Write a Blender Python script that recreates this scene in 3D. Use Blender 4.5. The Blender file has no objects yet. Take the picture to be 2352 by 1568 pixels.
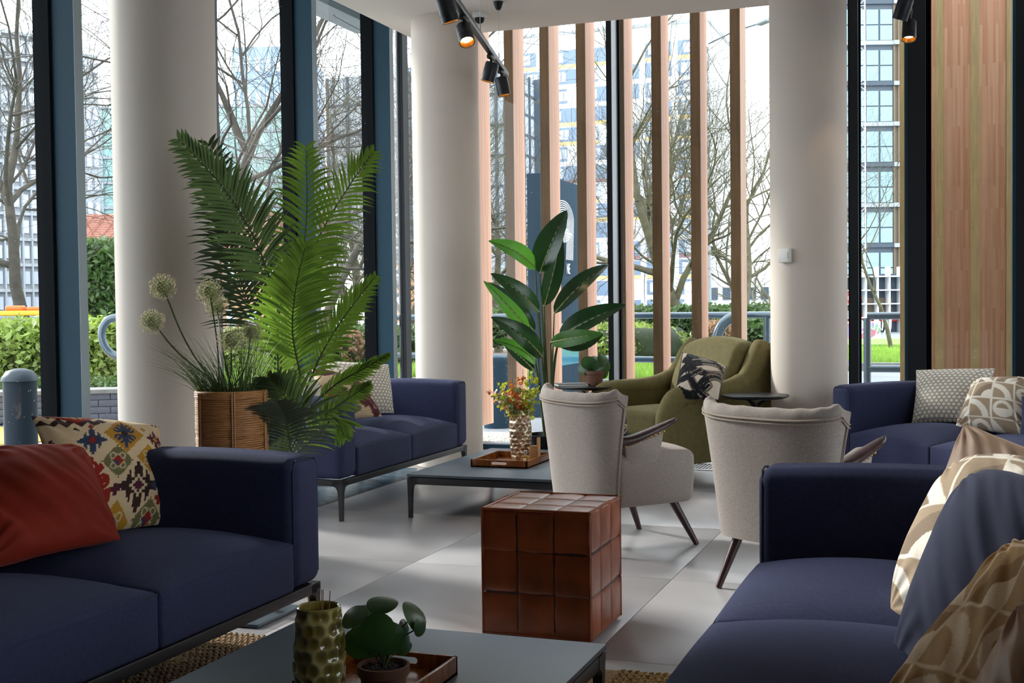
import bpy, math, random
import numpy as np
from mathutils import Vector, Matrix, noise
random.seed(7)
PI = math.pi
scene = bpy.context.scene

# ---------------------------------------------------------------- camera
F_PX, PITCH, ROLL, PP_Y, YAW, EYE = 2803.5, .0309, .0117, 794.6, .3502, 1.1
cam_d = bpy.data.cameras.new('camera'); cam = bpy.data.objects.new('camera', cam_d)
scene.collection.objects.link(cam); scene.camera = cam
R0 = Vector((math.cos(YAW), math.sin(YAW), 0)); F0 = Vector((-math.sin(YAW), math.cos(YAW), 0)); Z0 = Vector((0, 0, 1))
FW = F0 * math.cos(PITCH) - Z0 * math.sin(PITCH)
UP = F0 * math.sin(PITCH) + Z0 * math.cos(PITCH)
RR = R0 * math.cos(ROLL) - UP * math.sin(ROLL); UU = R0 * math.sin(ROLL) + UP * math.cos(ROLL)
m = Matrix((RR, UU, -FW)).transposed().to_4x4(); m.translation = (0, 0, EYE)
cam.matrix_world = m
cam_d.sensor_width = 36; cam_d.lens = 36 * F_PX / 2352; cam_d.shift_y = (PP_Y - 784) / 2352
cam_d.clip_start = .05; cam_d.clip_end = 600

# ---------------------------------------------------------------- world, sun, exposure
wd = bpy.data.worlds.new('sky'); scene.world = wd; wd.use_nodes = True
bg = wd.node_tree.nodes['Background']; bg.inputs[0].default_value = (.90, .95, 1.0, 1); bg.inputs[1].default_value = 2.5
sun_d = bpy.data.lights.new('sun', 'SUN'); sun = bpy.data.objects.new('sun', sun_d); scene.collection.objects.link(sun)
sun_d.energy = 3.0; sun_d.angle = math.radians(7); sun_d.color = (1, .97, .92)
SUNV = Vector((.90, -.30, -.46)).normalized()
sun.rotation_euler = SUNV.to_track_quat('-Z', 'Y').to_euler()
scene.view_settings.view_transform = 'Standard'; scene.view_settings.look = 'None'
scene.view_settings.gamma = 1; scene.view_settings.use_curve_mapping = False
scene.view_settings.exposure = 0.95
scene.cycles.transparent_max_bounces = 24

# ---------------------------------------------------------------- where things stand: pixel of the 2352x1568 frame -> point of the room
def ray(px, py):
    a = (px - 1176) / F_PX; b = (py - PP_Y) / F_PX
    return FW + RR * a - UU * b
EYEV = Vector((0, 0, EYE))
def G(px, py, z=0):
    d = ray(px, py); return EYEV + d * ((z - EYE) / d.z)
def U(px, py, y):
    d = ray(px, py); return EYEV + d * (y / d.y)
def VX(px, py, x):
    d = ray(px, py); return EYEV + d * (x / d.x)
def W(px, py, dist):
    return EYEV + ray(px, py) * dist

# ---------------------------------------------------------------- materials
MATS = {}
class NT:
    def __init__(s, name):
        s.m = bpy.data.materials.new(name); s.m.use_nodes = True; s.t = s.m.node_tree; s.n = s.t.nodes
        s.b = s.n['Principled BSDF']; s.out = s.n['Material Output']
    def new(s, typ, **k):
        n = s.n.new(typ)
        for a, v in k.items():
            if a.startswith('i_'): n.inputs[a[2:].replace('_', ' ')].default_value = v
            else: setattr(n, a, v)
        return n
    def link(s, a, b): s.t.links.new(a, b)
def rgb(c): return (c[0], c[1], c[2], 1)
def hx(h):
    c = [int(h[i:i + 2], 16) / 255 for i in (0, 2, 4)]
    return tuple((x / 12.92 if x <= .04045 else ((x + .055) / 1.055) ** 2.4) for x in c)
def mat(name, col, rough=.6, metal=0, var=0, vscale=8, bump=0, bscale=200, sheen=0, spec=.5, stretch=(1, 1, 1), attr=None, coat=0, trans=0, bdist=.002, weave=0, detail=4, em=0):
    if name in MATS: return MATS[name]
    t = NT(name); b = t.b
    b.inputs['Base Color'].default_value = rgb(col); b.inputs['Roughness'].default_value = rough
    b.inputs['Metallic'].default_value = metal; b.inputs['Specular IOR Level'].default_value = spec
    if sheen:
        b.inputs['Sheen Weight'].default_value = sheen; b.inputs['Sheen Roughness'].default_value = .4
        b.inputs['Sheen Tint'].default_value = rgb(tuple(min(1, c * 2 + .1) for c in col))
    if coat: b.inputs['Coat Weight'].default_value = coat; b.inputs['Coat Roughness'].default_value = .1
    if trans: b.inputs['Transmission Weight'].default_value = trans
    if em: b.inputs['Emission Color'].default_value = rgb(col); b.inputs['Emission Strength'].default_value = em
    tc = t.new('ShaderNodeTexCoord'); mp = t.new('ShaderNodeMapping'); mp.inputs['Scale'].default_value = stretch
    t.link(tc.outputs['Object'], mp.inputs['Vector'])
    base = None
    if attr:
        a = t.new('ShaderNodeVertexColor'); a.layer_name = attr; base = a.outputs['Color']; t.link(base, b.inputs['Base Color'])
    if var:
        nz = t.new('ShaderNodeTexNoise'); nz.inputs['Scale'].default_value = vscale; nz.inputs['Detail'].default_value = detail
        t.link(mp.outputs['Vector'], nz.inputs['Vector'])
        mr = t.new('ShaderNodeMapRange'); mr.inputs['From Min'].default_value = .3; mr.inputs['From Max'].default_value = .7
        mr.inputs['To Min'].default_value = 1 - var; mr.inputs['To Max'].default_value = 1 + var
        t.link(nz.outputs['Fac'], mr.inputs['Value'])
        mx = t.new('ShaderNodeVectorMath'); mx.operation = 'SCALE'
        if base is None: mx.inputs[0].default_value = col
        else: t.link(base, mx.inputs[0])
        t.link(mr.outputs['Result'], mx.inputs['Scale']); t.link(mx.outputs['Vector'], b.inputs['Base Color'])
    if bump:
        nb = t.new('ShaderNodeTexNoise'); nb.inputs['Scale'].default_value = bscale; nb.inputs['Detail'].default_value = 3
        t.link(mp.outputs['Vector'], nb.inputs['Vector'])
        bp = t.new('ShaderNodeBump'); bp.inputs['Strength'].default_value = bump; bp.inputs['Distance'].default_value = bdist
        h = nb.outputs['Fac']
        if weave:
            w1 = t.new('ShaderNodeTexWave'); w1.inputs['Scale'].default_value = weave; w1.bands_direction = 'DIAGONAL'
            t.link(mp.outputs['Vector'], w1.inputs['Vector'])
            ad = t.new('ShaderNodeMath'); ad.operation = 'ADD'; t.link(w1.outputs['Fac'], ad.inputs[0]); t.link(h, ad.inputs[1]); h = ad.outputs[0]
        t.link(h, bp.inputs['Height']); t.link(bp.outputs['Normal'], b.inputs['Normal'])
    MATS[name] = t.m
    return t.m
def wood(name, c1, c2, sx=26, sz=.9, rough=.5, grain=.25, axis=2):
    """laminated staves: long thin bricks along an axis, each with its own tone, plus grain"""
    t = NT(name); b = t.b; b.inputs['Roughness'].default_value = rough
    tc = t.new('ShaderNodeTexCoord'); sep = t.new('ShaderNodeSeparateXYZ'); t.link(tc.outputs['Object'], sep.inputs[0])
    ad = t.new('ShaderNodeMath'); ad.operation = 'ADD'; t.link(sep.outputs[0], ad.inputs[0]); t.link(sep.outputs[1], ad.inputs[1])
    cb = t.new('ShaderNodeCombineXYZ'); t.link(sep.outputs[2], cb.inputs[0]); t.link(ad.outputs[0], cb.inputs[1])
    br = t.new('ShaderNodeTexBrick'); br.inputs['Scale'].default_value = 1; br.inputs['Mortar Size'].default_value = 0
    br.inputs['Brick Width'].default_value = sz; br.inputs['Row Height'].default_value = 1 / sx; br.offset = .37; br.inputs['Bias'].default_value = 0
    br.inputs['Color1'].default_value = rgb(c1); br.inputs['Color2'].default_value = rgb(c2); t.link(cb.outputs[0], br.inputs['Vector'])
    mp = t.new('ShaderNodeMapping'); mp.inputs['Scale'].default_value = (60, 60, 2.0); t.link(tc.outputs['Object'], mp.inputs['Vector'])
    nz = t.new('ShaderNodeTexNoise'); nz.inputs['Scale'].default_value = 1; nz.inputs['Detail'].default_value = 6; t.link(mp.outputs[0], nz.inputs['Vector'])
    mr = t.new('ShaderNodeMapRange'); mr.inputs['From Min'].default_value = .3; mr.inputs['From Max'].default_value = .7
    mr.inputs['To Min'].default_value = 1 - grain; mr.inputs['To Max'].default_value = 1 + grain * .6; t.link(nz.outputs['Fac'], mr.inputs['Value'])
    mx = t.new('ShaderNodeVectorMath'); mx.operation = 'SCALE'; t.link(br.outputs['Color'], mx.inputs[0]); t.link(mr.outputs['Result'], mx.inputs['Scale'])
    t.link(mx.outputs['Vector'], b.inputs['Base Color']); MATS[name] = t.m
    return t.m
def glassmat(name, tint=(1, 1, 1), refl=1.0):
    t = NT(name); t.n.remove(t.b)
    tr = t.new('ShaderNodeBsdfTransparent'); tr.inputs[0].default_value = rgb(tint)
    gl = t.new('ShaderNodeBsdfGlossy'); gl.inputs['Roughness'].default_value = .0
    fr = t.new('ShaderNodeFresnel'); fr.inputs['IOR'].default_value = 1.45
    mu = t.new('ShaderNodeMath'); mu.operation = 'MULTIPLY'; mu.inputs[1].default_value = refl; t.link(fr.outputs[0], mu.inputs[0])
    geo = t.new('ShaderNodeNewGeometry'); inv = t.new('ShaderNodeMath'); inv.operation = 'SUBTRACT'; inv.inputs[0].default_value = 1; t.link(geo.outputs['Backfacing'], inv.inputs[1])
    mu2 = t.new('ShaderNodeMath'); mu2.operation = 'MULTIPLY'; t.link(mu.outputs[0], mu2.inputs[0]); t.link(inv.outputs[0], mu2.inputs[1])
    ms = t.new('ShaderNodeMixShader'); t.link(mu2.outputs[0], ms.inputs[0]); t.link(tr.outputs[0], ms.inputs[1]); t.link(gl.outputs[0], ms.inputs[2])
    t.link(ms.outputs[0], t.out.inputs['Surface']); MATS[name] = t.m
    return t.m
def leafmat(name, col, rough=.4, tl=.35, var=.25, vscale=6, bump=0, bscale=60):
    t = NT(name); b = t.b; b.inputs['Roughness'].default_value = rough
    tc = t.new('ShaderNodeTexCoord'); nz = t.new('ShaderNodeTexNoise'); nz.inputs['Scale'].default_value = vscale; t.link(tc.outputs['Object'], nz.inputs['Vector'])
    mr = t.new('ShaderNodeMapRange'); mr.inputs['From Min'].default_value = .3; mr.inputs['From Max'].default_value = .7
    mr.inputs['To Min'].default_value = 1 - var; mr.inputs['To Max'].default_value = 1 + var; t.link(nz.outputs['Fac'], mr.inputs['Value'])
    mx = t.new('ShaderNodeVectorMath'); mx.operation = 'SCALE'; mx.inputs[0].default_value = col; t.link(mr.outputs['Result'], mx.inputs['Scale'])
    t.link(mx.outputs['Vector'], b.inputs['Base Color'])
    tb = t.new('ShaderNodeBsdfTranslucent'); m2 = t.new('ShaderNodeVectorMath'); m2.operation = 'MULTIPLY'; m2.inputs[1].default_value = (1.35, 1.4, .7)
    t.link(mx.outputs['Vector'], m2.inputs[0]); t.link(m2.outputs['Vector'], tb.inputs['Color'])
    ms = t.new('ShaderNodeMixShader'); ms.inputs[0].default_value = tl; t.link(b.outputs[0], ms.inputs[1]); t.link(tb.outputs[0], ms.inputs[2])
    t.link(ms.outputs[0], t.out.inputs['Surface']); MATS[name] = t.m
    return t.m

M = {}
M['navy'] = mat('navy_fabric', hx('343957'), .85, var=.12, vscale=90, bump=.25, bscale=500, sheen=.1, weave=700, spec=.2)
M['navy_pipe'] = mat('navy_piping', hx('232a48'), .8, bump=.2, bscale=700)
M['frame'] = mat('dark_metal', hx('2a2a2e'), .45, .3, var=.05)
M['slate'] = mat('slate_laminate', hx('485460'), .42, var=.04, vscale=3, bump=.05, bscale=900, spec=.45)
M['linen'] = mat('linen_fabric', hx('9f958f'), .9, var=.38, vscale=330, bump=.4, bscale=420, sheen=.15, spec=.15, stretch=(1, 1, 1.6))
M['linen_pipe'] = mat('linen_piping', hx('a39488'), .9, var=.15, vscale=200, bump=.3, bscale=600)
M['walnut'] = wood('dark_walnut', hx('35201d'), hx('43272a'), 8, 2, .32, .3)
M['brass'] = mat('brass', hx('a98545'), .3, 1)
M['olive'] = mat('olive_velvet', hx('6d6440'), .8, var=.12, vscale=30, bump=.15, bscale=500, sheen=.3, spec=.2)
M['olive_pipe'] = mat('olive_piping', hx('5c5530'), .8)
M['leather'] = mat('brown_leather', hx('8c4420'), .34, var=.42, vscale=8, bump=.25, bscale=160, spec=.55, bdist=.001)
M['thread'] = mat('leather_seam', hx('3a170c'), .5)
M['black'] = mat('black_metal', hx('17181b'), .38, .4)
M['gunmetal'] = mat('spot_housing', hx('2b2e33'), .4, .5)
M['bulb'] = mat('lit_lamp', (1.0, .62, .28), .5, em=9)
M['gold_in'] = mat('amber_reflector', hx('c98a3a'), .3, .8)
M['plaster'] = mat('white_plaster', hx('d2c6bb'), .75, var=.015, vscale=2, bump=.03, bscale=300)
M['ceil'] = mat('ceiling_paint', hx('d8cec4'), .85)
M['teal_frame'] = mat('teal_window_frame', hx('1a3746'), .6, 0, var=.04, vscale=3, bump=.02, bscale=900, spec=.2)
M['teal_light'] = mat('grey_window_trim', hx('717f88'), .4, .2)
M['blk_frame'] = mat('charcoal_window_frame', hx('1c1f24'), .6, 0, spec=.2)
M['gasket'] = mat('rubber_gasket', hx('0a0d11'), .8, spec=.1)
M['alu'] = mat('aluminium', hx('a9adb3'), .35, .9)
M['glass'] = glassmat('window_glass', (.965, .985, .98), .9)
M['tile'] = mat('floor_tile', hx('aca8aa'), .32, var=.07, vscale=1.6, bump=.05, bscale=60, spec=.45, detail=8, stretch=(1, 2.2, 1))
M['grout'] = mat('floor_grout', hx('857d77'), .9)
M['stone'] = mat('dark_polished_stone', hx('3a4a56'), .2, var=.7, vscale=9, bump=1.0, bscale=16, spec=.6, stretch=(.3, 4.0, 1), bdist=.012, detail=10)
M['fin'] = wood('larch_lit', hx('e6bfa5'), hx('d8a88c'), 55, 1.7, .6, .14)  # fin sides: skylight put into the colour as a paler tone
M['fin_shaded'] = wood('larch_shaded', hx('94704f'), hx('86644a'), 3, 9, .6, .3)  # same timber, with the shade of the room-facing front painted in
M['panelwood'] = wood('larch_panel', hx('f4c3a0'), hx('dfa27f'), 45, .55, .55, .12)
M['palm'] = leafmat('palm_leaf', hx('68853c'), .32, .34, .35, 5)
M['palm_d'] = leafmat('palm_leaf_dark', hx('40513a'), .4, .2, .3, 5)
M['stem'] = mat('plant_stem', hx('3d4a22'), .65, var=.2)
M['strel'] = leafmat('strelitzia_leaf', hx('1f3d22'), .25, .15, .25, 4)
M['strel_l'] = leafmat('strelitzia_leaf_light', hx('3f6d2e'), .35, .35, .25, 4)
M['rib'] = mat('leaf_rib', hx('a9ad72'), .5)
M['pilea'] = leafmat('pilea_leaf', hx('2f4f2a'), .3, .25, .35, 12)
M['grassb'] = leafmat('grass_blade', hx('33452a'), .5, .25, .3, 9)
M['allium'] = leafmat('allium_floret', hx('cbbfb8'), .6, .3, .3, 90)
M['allium_c'] = leafmat('allium_core', hx('9aa36a'), .6, .2, .2, 40)
M['allium_p'] = mat('allium_stamen', hx('86607a'), .6)
M['rattan'] = mat('rattan', hx('b27c48'), .5, var=.35, vscale=30, bump=.2, bscale=80, stretch=(1, 1, 12))
M['jute'] = mat('jute', hx('8d7150'), .95, var=.35, vscale=60, bump=.6, bscale=260)
M['jute2'] = mat('jute_light', hx('a0804f'), .95, var=.35, vscale=60, bump=.6, bscale=260)
M['terra'] = mat('terracotta', hx('6f4a3a'), .8, var=.18, vscale=20, bump=.2, bscale=90)
M['soil'] = mat('potting_soil', hx('2a1d19'), 1, var=.5, vscale=90, bump=1, bscale=120, bdist=.006)
M['gold'] = mat('gold_glaze', hx('b9a07c'), .3, .6, var=.1, vscale=30, attr='glaze')
M['ceramic'] = mat('olive_ceramic', hx('6e6226'), .14, var=.2, vscale=40, coat=.7, attr='glaze')
M['traywood'] = wood('burl_tray', hx('7a4018'), hx('8f5524'), 6, .5, .22, .45)
M['oak'] = mat('light_oak', hx('b98a58'), .5, var=.2, vscale=30)
M['reed'] = mat('reed', hx('a5774f'), .6)
M['white'] = mat('white_plastic', hx('e6e4e0'), .5)
M['wvt'] = mat('rust_velvet', hx('7c2110'), .75, var=.22, vscale=6, bump=.12, bscale=300, sheen=.45, spec=.2)
M['tan'] = mat('tan_satin', hx('9b7f6a'), .6, var=.12, vscale=8, bump=.15, bscale=500, sheen=.3)
M['tan2'] = mat('tan_satin_warm', hx('a87f5c'), .5, var=.12, vscale=8, bump=.15, bscale=500, sheen=.3)
M['navy2'] = mat('navy_pillow', hx('2a2e4a'), .85, var=.08, vscale=60, bump=.4, bscale=400, sheen=.2, weave=600)
M['print'] = mat('printed_fabric', (1, 1, 1), .85, attr='pattern', var=.07, vscale=160, bump=.35, bscale=420, stretch=(1, 1, 3), sheen=.1, spec=.2)
# outside
M['paving'] = mat('wet_paving', hx('8f9297'), .35, var=.12, vscale=1.5, bump=.1, bscale=40)
M['gravel'] = mat('white_gravel', hx('c9c6c0'), .9, var=.25, vscale=40, bump=1, bscale=60, bdist=.01)
M['asphalt'] = mat('asphalt', hx('6f757c'), .5, var=.12, vscale=2)
M['soilout'] = mat('earth', hx('5a4c3c'), 1, var=.3)
M['kerb'] = mat('kerb_stone', hx('6a6a68'), .8, var=.2)
M['grass'] = leafmat('lawn', hx('7f9e48'), .7, .3, .3, 3)
M['hedge'] = leafmat('hedge_leaf', hx('4a6338'), .5, .3, .5, 3)
M['hedge2'] = leafmat('hedge_leaf_light', hx('7c8f45'), .5, .3, .4, 3)
M['hedge3'] = leafmat('hedge_leaf_red', hx('8a6a55'), .6, .3, .4, 3)
M['bark'] = mat('bark', hx('443f38'), .9, var=.35, vscale=5, bump=.4, bscale=40)
M['bark2'] = mat('bark_grey', hx('57533f'), .9, var=.35, vscale=5, bump=.4, bscale=40)
M['rail'] = mat('painted_steel_rail', hx('4c5c68'), .3, .3, coat=.3)
M['brickw'] = mat('dark_brick', hx('4a4c55'), .7, var=.25, vscale=6)
M['bwhite'] = mat('facade_white', hx('d9dcdf'), .8, var=.03)
M['bblue'] = mat('facade_blue_grey', hx('74869d'), .5)
M['bpane'] = mat('facade_pane', hx('b7c3d4'), .15, spec=.8)
M['byel'] = mat('facade_yellow', hx('e3c183'), .7)
M['bmar'] = mat('facade_maroon', hx('87666a'), .7)
M['bconc'] = mat('facade_concrete', hx('9aa0a6'), .8, var=.06)
M['bgreen'] = mat('facade_green_glass', hx('8fb5b4'), .2, var=.08, vscale=.3, spec=.8)
M['bdark'] = mat('facade_mullion', hx('3d4a58'), .5)
M['bbrick'] = mat('house_brick', hx('a5805f'), .9, var=.15, vscale=4)
M['roof'] = mat('clay_tile_roof', hx('9a6a5c'), .8, var=.15, vscale=5)
M['bteal'] = mat('tower_teal_glass', hx('7ba0ae'), .1, spec=.9, var=.12, vscale=.4)
M['bbrown'] = mat('tower_brown_cladding', hx('6b5d4d'), .7)
M['sign'] = mat('sign_slab', hx('2a3d4b'), .9, var=.08, vscale=1, spec=.08)
M['signw'] = mat('sign_white', hx('dfe3e8'), .5)
M['red'] = mat('signal_red', hx('d4362a'), .5)
M['blue'] = mat('sign_blue', hx('2a5fae'), .4)
M['yellow'] = mat('yellow_paint', hx('e0a52a'), .5)
M['drop'] = mat('water_drop', (.9, .93, .95), .05, spec=1)
# ---------------------------------------------------------------- mesh helpers
class MB:
    def __init__(s): s.v = []; s.f = []
    def add(s, v, f, M4=None):
        o = len(s.v)
        s.v += [tuple(M4 @ Vector(p)) for p in v] if M4 is not None else [tuple(p) for p in v]
        s.f += [tuple(i + o for i in q) for q in f]; return s
    def box(s, x0, x1, y0, y1, z0, z1, M4=None):
        v = [(x, y, z) for z in (z0, z1) for y in (y0, y1) for x in (x0, x1)]
        return s.add(v, [(0, 2, 3, 1), (4, 5, 7, 6), (0, 1, 5, 4), (2, 6, 7, 3), (0, 4, 6, 2), (1, 3, 7, 5)], M4)
    def rbox(s, c, size, r=.02, k=3, mx=1, my=1, mz=1, fn=None, M4=None):
        """box with rounded edges, centre c; fn deforms a point given relative to the centre"""
        h = [a / 2 for a in size]; ax = []; r = min(r, min(h) * .999)
        for hh, mm in zip(h, (mx, my, mz)):
            rr = r; inn = hh - rr
            a = [-inn - rr * math.tan(PI / 4 * (1 - i / k)) for i in range(k)]
            b = [-inn + 2 * inn * i / max(1, mm) for i in range(mm + 1)]
            ax.append(a + b + [-x for x in reversed(a)])
        idx = {}; vs = []; fs = []
        def vert(p):
            key = (round(p[0], 5), round(p[1], 5), round(p[2], 5))
            if key not in idx:
                q = []
                inner = [max(-(hh - min(r, hh * .999)), min(hh - min(r, hh * .999), x)) for x, hh in zip(p, h)]
                d = Vector(p) - Vector(inner)
                if d.length > 1e-9: d = d.normalized() * min(r, min(h) * .999)
                # square corner parameter -> even angles
                q = Vector(inner) + d
                if fn: q = Vector(fn(q.x, q.y, q.z))
                idx[key] = len(vs); vs.append((q.x + c[0], q.y + c[1], q.z + c[2]))
            return idx[key]
        for a in range(3):
            b, d = (a + 1) % 3, (a + 2) % 3
            for sgn in (-1, 1):
                for i in range(len(ax[b]) - 1):
                    for j in range(len(ax[d]) - 1):
                        q = []
                        for (ii, jj) in ((i, j), (i + 1, j), (i + 1, j + 1), (i, j + 1)):
                            p = [0, 0, 0]; p[a] = sgn * h[a]; p[b] = ax[b][ii]; p[d] = ax[d][jj]; q.append(vert(p))
                        if sgn < 0: q.reverse()
                        if len(set(q)) > 2: fs.append(tuple(dict.fromkeys(q)))
        return s.add(vs, fs, M4)
    def grid(s, pts, nu, nv, cu=False, cv=False, flip=False, M4=None):
        """pts[i*nv+j]"""
        f = []
        for i in range(nu if cu else nu - 1):
            for j in range(nv if cv else nv - 1):
                a, b = i * nv + j, i * nv + (j + 1) % nv; c, d = ((i + 1) % nu) * nv + (j + 1) % nv, ((i + 1) % nu) * nv + j
                f.append((a, b, c, d) if flip else (a, d, c, b))
        return s.add(pts, f, M4)
    def tube(s, path, rad, seg=8, caps=True, flat=1.0, M4=None, up=None):
        P = [Vector(p) for p in path]; n = len(P)
        if not hasattr(rad, '__len__'): rad = [rad] * n
        T = []
        for i in range(n):
            t = P[min(i + 1, n - 1)] - P[max(i - 1, 0)]; T.append(t.normalized() if t.length > 1e-9 else Vector((0, 0, 1)))
        u0 = Vector(up) if up else (Vector((0, 0, 1)) if abs(T[0].z) < .9 else Vector((1, 0, 0)))
        N = (u0 - T[0] * u0.dot(T[0])).normalized(); vs = []
        for i in range(n):
            N = (N - T[i] * N.dot(T[i]));  N = N.normalized() if N.length > 1e-6 else Vector((1, 0, 0))
            B = T[i].cross(N)
            for k in range(seg):
                a = 2 * PI * k / seg; vs.append(P[i] + (N * math.cos(a) * flat + B * math.sin(a)) * rad[i])
        f = []
        for i in range(n - 1):
            for k in range(seg):
                a, b = i * seg + k, i * seg + (k + 1) % seg; f.append((a, b, b + seg, a + seg))
        if caps: f.append(tuple(reversed(range(seg)))); f.append(tuple((n - 1) * seg + k for k in range(seg)))
        return s.add(vs, f, M4)
    def lathe(s, prof, seg=24, c=(0, 0, 0), fn=None, M4=None, caps=True):
        vs = []; n = len(prof)
        for i, (r, z) in enumerate(prof):
            for k in range(seg):
                a = 2 * PI * k / seg; rr = r * (fn(a, z) if fn else 1)
                vs.append((c[0] + rr * math.cos(a), c[1] + rr * math.sin(a), c[2] + z))
        f = []
        for i in range(n - 1):
            for k in range(seg):
                a, b = i * seg + k, i * seg + (k + 1) % seg; f.append((a, b, b + seg, a + seg))
        if caps and prof[0][0] > 1e-6: f.append(tuple(reversed(range(seg))))
        if caps and prof[-1][0] > 1e-6: f.append(tuple((n - 1) * seg + k for k in range(seg)))
        return s.add(vs, f, M4)
    def prism(s, poly, t0, t1, M4=None):
        """poly in xy, extruded along z"""
        n = len(poly); v = [(x, y, t0) for x, y in poly] + [(x, y, t1) for x, y in poly]
        f = [tuple(reversed(range(n))), tuple(range(n, 2 * n))] + [(i, (i + 1) % n, n + (i + 1) % n, n + i) for i in range(n)]
        return s.add(v, f, M4)
    def mesh(s, name, smooth=True, ang=40):
        me = bpy.data.meshes.new(name); me.from_pydata(s.v, [], s.f); me.update()
        if smooth:
            me.polygons.foreach_set('use_smooth', [True] * len(me.polygons)); me.set_sharp_from_angle(angle=math.radians(ang))
        return me
def link(o, parent=None):
    scene.collection.objects.link(o)
    if parent is not None: o.parent = parent
    return o
def part(name, mb, material, parent=None, loc=None, smooth=True, ang=40, label=None):
    me = mb.mesh(name, smooth, ang) if isinstance(mb, MB) else mb
    if material is not None and not me.materials: me.materials.append(material)
    o = link(bpy.data.objects.new(name, me), parent)
    if loc is not None: o.location = loc
    if label: o['label'] = label
    return o
def tag(o, label=None, cat=None, group=None, kind=None):
    if label: o['label'] = label
    if cat: o['category'] = cat
    if group: o['group'] = group
    if kind: o['kind'] = kind
    return o
def thing(name, label, cat, loc=(0, 0, 0), rz=0, group=None):
    o = link(bpy.data.objects.new(name, None)); o.location = loc; o.rotation_euler = (0, 0, rz); o.empty_display_size = .05
    return tag(o, label, cat, group)
def struct(name, mb, material, smooth=True, label=None, parent=None):
    o = part(name, mb, material, parent, smooth=smooth)
    if parent is None: o['kind'] = 'structure'
    if label: o['label'] = label
    return o
def sempty(name, label=None):
    o = link(bpy.data.objects.new(name, None)); o['kind'] = 'structure'
    if label: o['label'] = label
    return o
def dup(root, loc=None, rz=None, label=None, group=None):
    r = root.copy(); link(r)
    if loc is not None: r.location = loc
    if rz is not None: r.rotation_euler = (0, 0, rz)
    if label: r['label'] = label
    if group: r['group'] = group
    for ch in list(root.children):
        c = ch.copy(); link(c, r)
        for g in list(ch.children):
            d = g.copy(); link(d, c)
    return r
def copy_parts(root, new):
    for ch in list(root.children):
        c = ch.copy(); link(c, new)
        for g in list(ch.children): link(g.copy(), c)
def bez(pts, n):
    """smooth curve through points (Catmull-Rom)"""
    P = [Vector(p) for p in pts]; P = [P[0] * 2 - P[1]] + P + [P[-1] * 2 - P[-2]]; out = []
    segs = len(P) - 3
    for k in range(n):
        t = k / (n - 1) * segs; i = min(int(t), segs - 1); t -= i; a, b, c, d = P[i:i + 4]
        out.append(.5 * ((2 * b) + (c - a) * t + (2 * a - 5 * b + 4 * c - d) * t * t + (3 * b - a - 3 * c + d) * t ** 3))
    return out
def frame_at(o, x, y, z=None):
    """matrix with columns x, y and x cross y at o"""
    x = Vector(x).normalized(); y = Vector(y); y = (y - x * y.dot(x)).normalized(); z = x.cross(y)
    mm = Matrix((x, y, z)).transposed().to_4x4(); mm.translation = o; return mm
def smin(a, b): return a if a < b else b

# ================================================================ STRUCTURE
H_CEIL = 3.13
# floor: grout bed and single tiles
P1X, P1Y, JX, JY = 1.14, 1.16, -1.084, 4.816
fb = MB(); fb.box(-3.39, 5.2, -3.2, 8.42, -.06, -.003); fb.box(-3.39, 5.2, 8.42, 8.88, -.06, -.035); fb.box(-4.3, -3.39, 7.72, 8.88, -.06, -.003)
floor = struct('floor', fb, M['grout'], smooth=False)
tm = {}
for i in range(-3, 6):
    for j in range(-7, 4):
        x0 = max(JX + i * P1X, -3.39); x1 = min(JX + (i + 1) * P1X, 5.2); y0 = max(JY + j * P1Y, -3.2); y1 = min(JY + (j + 1) * P1Y, 8.1)
        if x1 - x0 < .05 or y1 - y0 < .05: continue
        w, d = round(x1 - x0, 3), round(y1 - y0, 3)
        if (w, d) not in tm:
            b = MB(); b.rbox((0, 0, -.006), (w - .0024, d - .0024, .012), .0015, 1); tm[(w, d)] = b.mesh('floor_tile')
            tm[(w, d)].materials.append(M['tile'])
        o = part('floor_tile', tm[(w, d)], None, floor, ((x0 + x1) / 2, (y0 + y1) / 2, 0))
# dark polished stone margin along the left glazing
sb = MB(); sb.box(-4.3, -3.39, -3.2, 7.72, -.06, -.002); struct('trim_1', sb, M['stone'], False, 'dark polished streaked stone strip along the left windows')
# convector trench in front of the far glazing
tr = sempty('trim_2', 'floor trench grille below the far windows')
b = MB(); b.box(-3.0, 3.0, 8.09, 8.13, -.02, .004); b.box(-3.0, 3.0, 8.42, 8.5, -.02, .004); part('grille_frame', b, M['alu'], tr, smooth=False)
b = MB()
x = -2.98
while x < 1.2: b.box(x, x + .008, 8.13, 8.42, -.02, .001); x += .024
gs = part('grille_slats', b, M['alu'], tr, smooth=False); gs['kind'] = 'stuff'
b = MB(); b.box(-3.0, 3.0, 8.13, 8.42, -.034, -.03); part('trench_bed', b, M['gasket'], tr, smooth=False)
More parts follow.
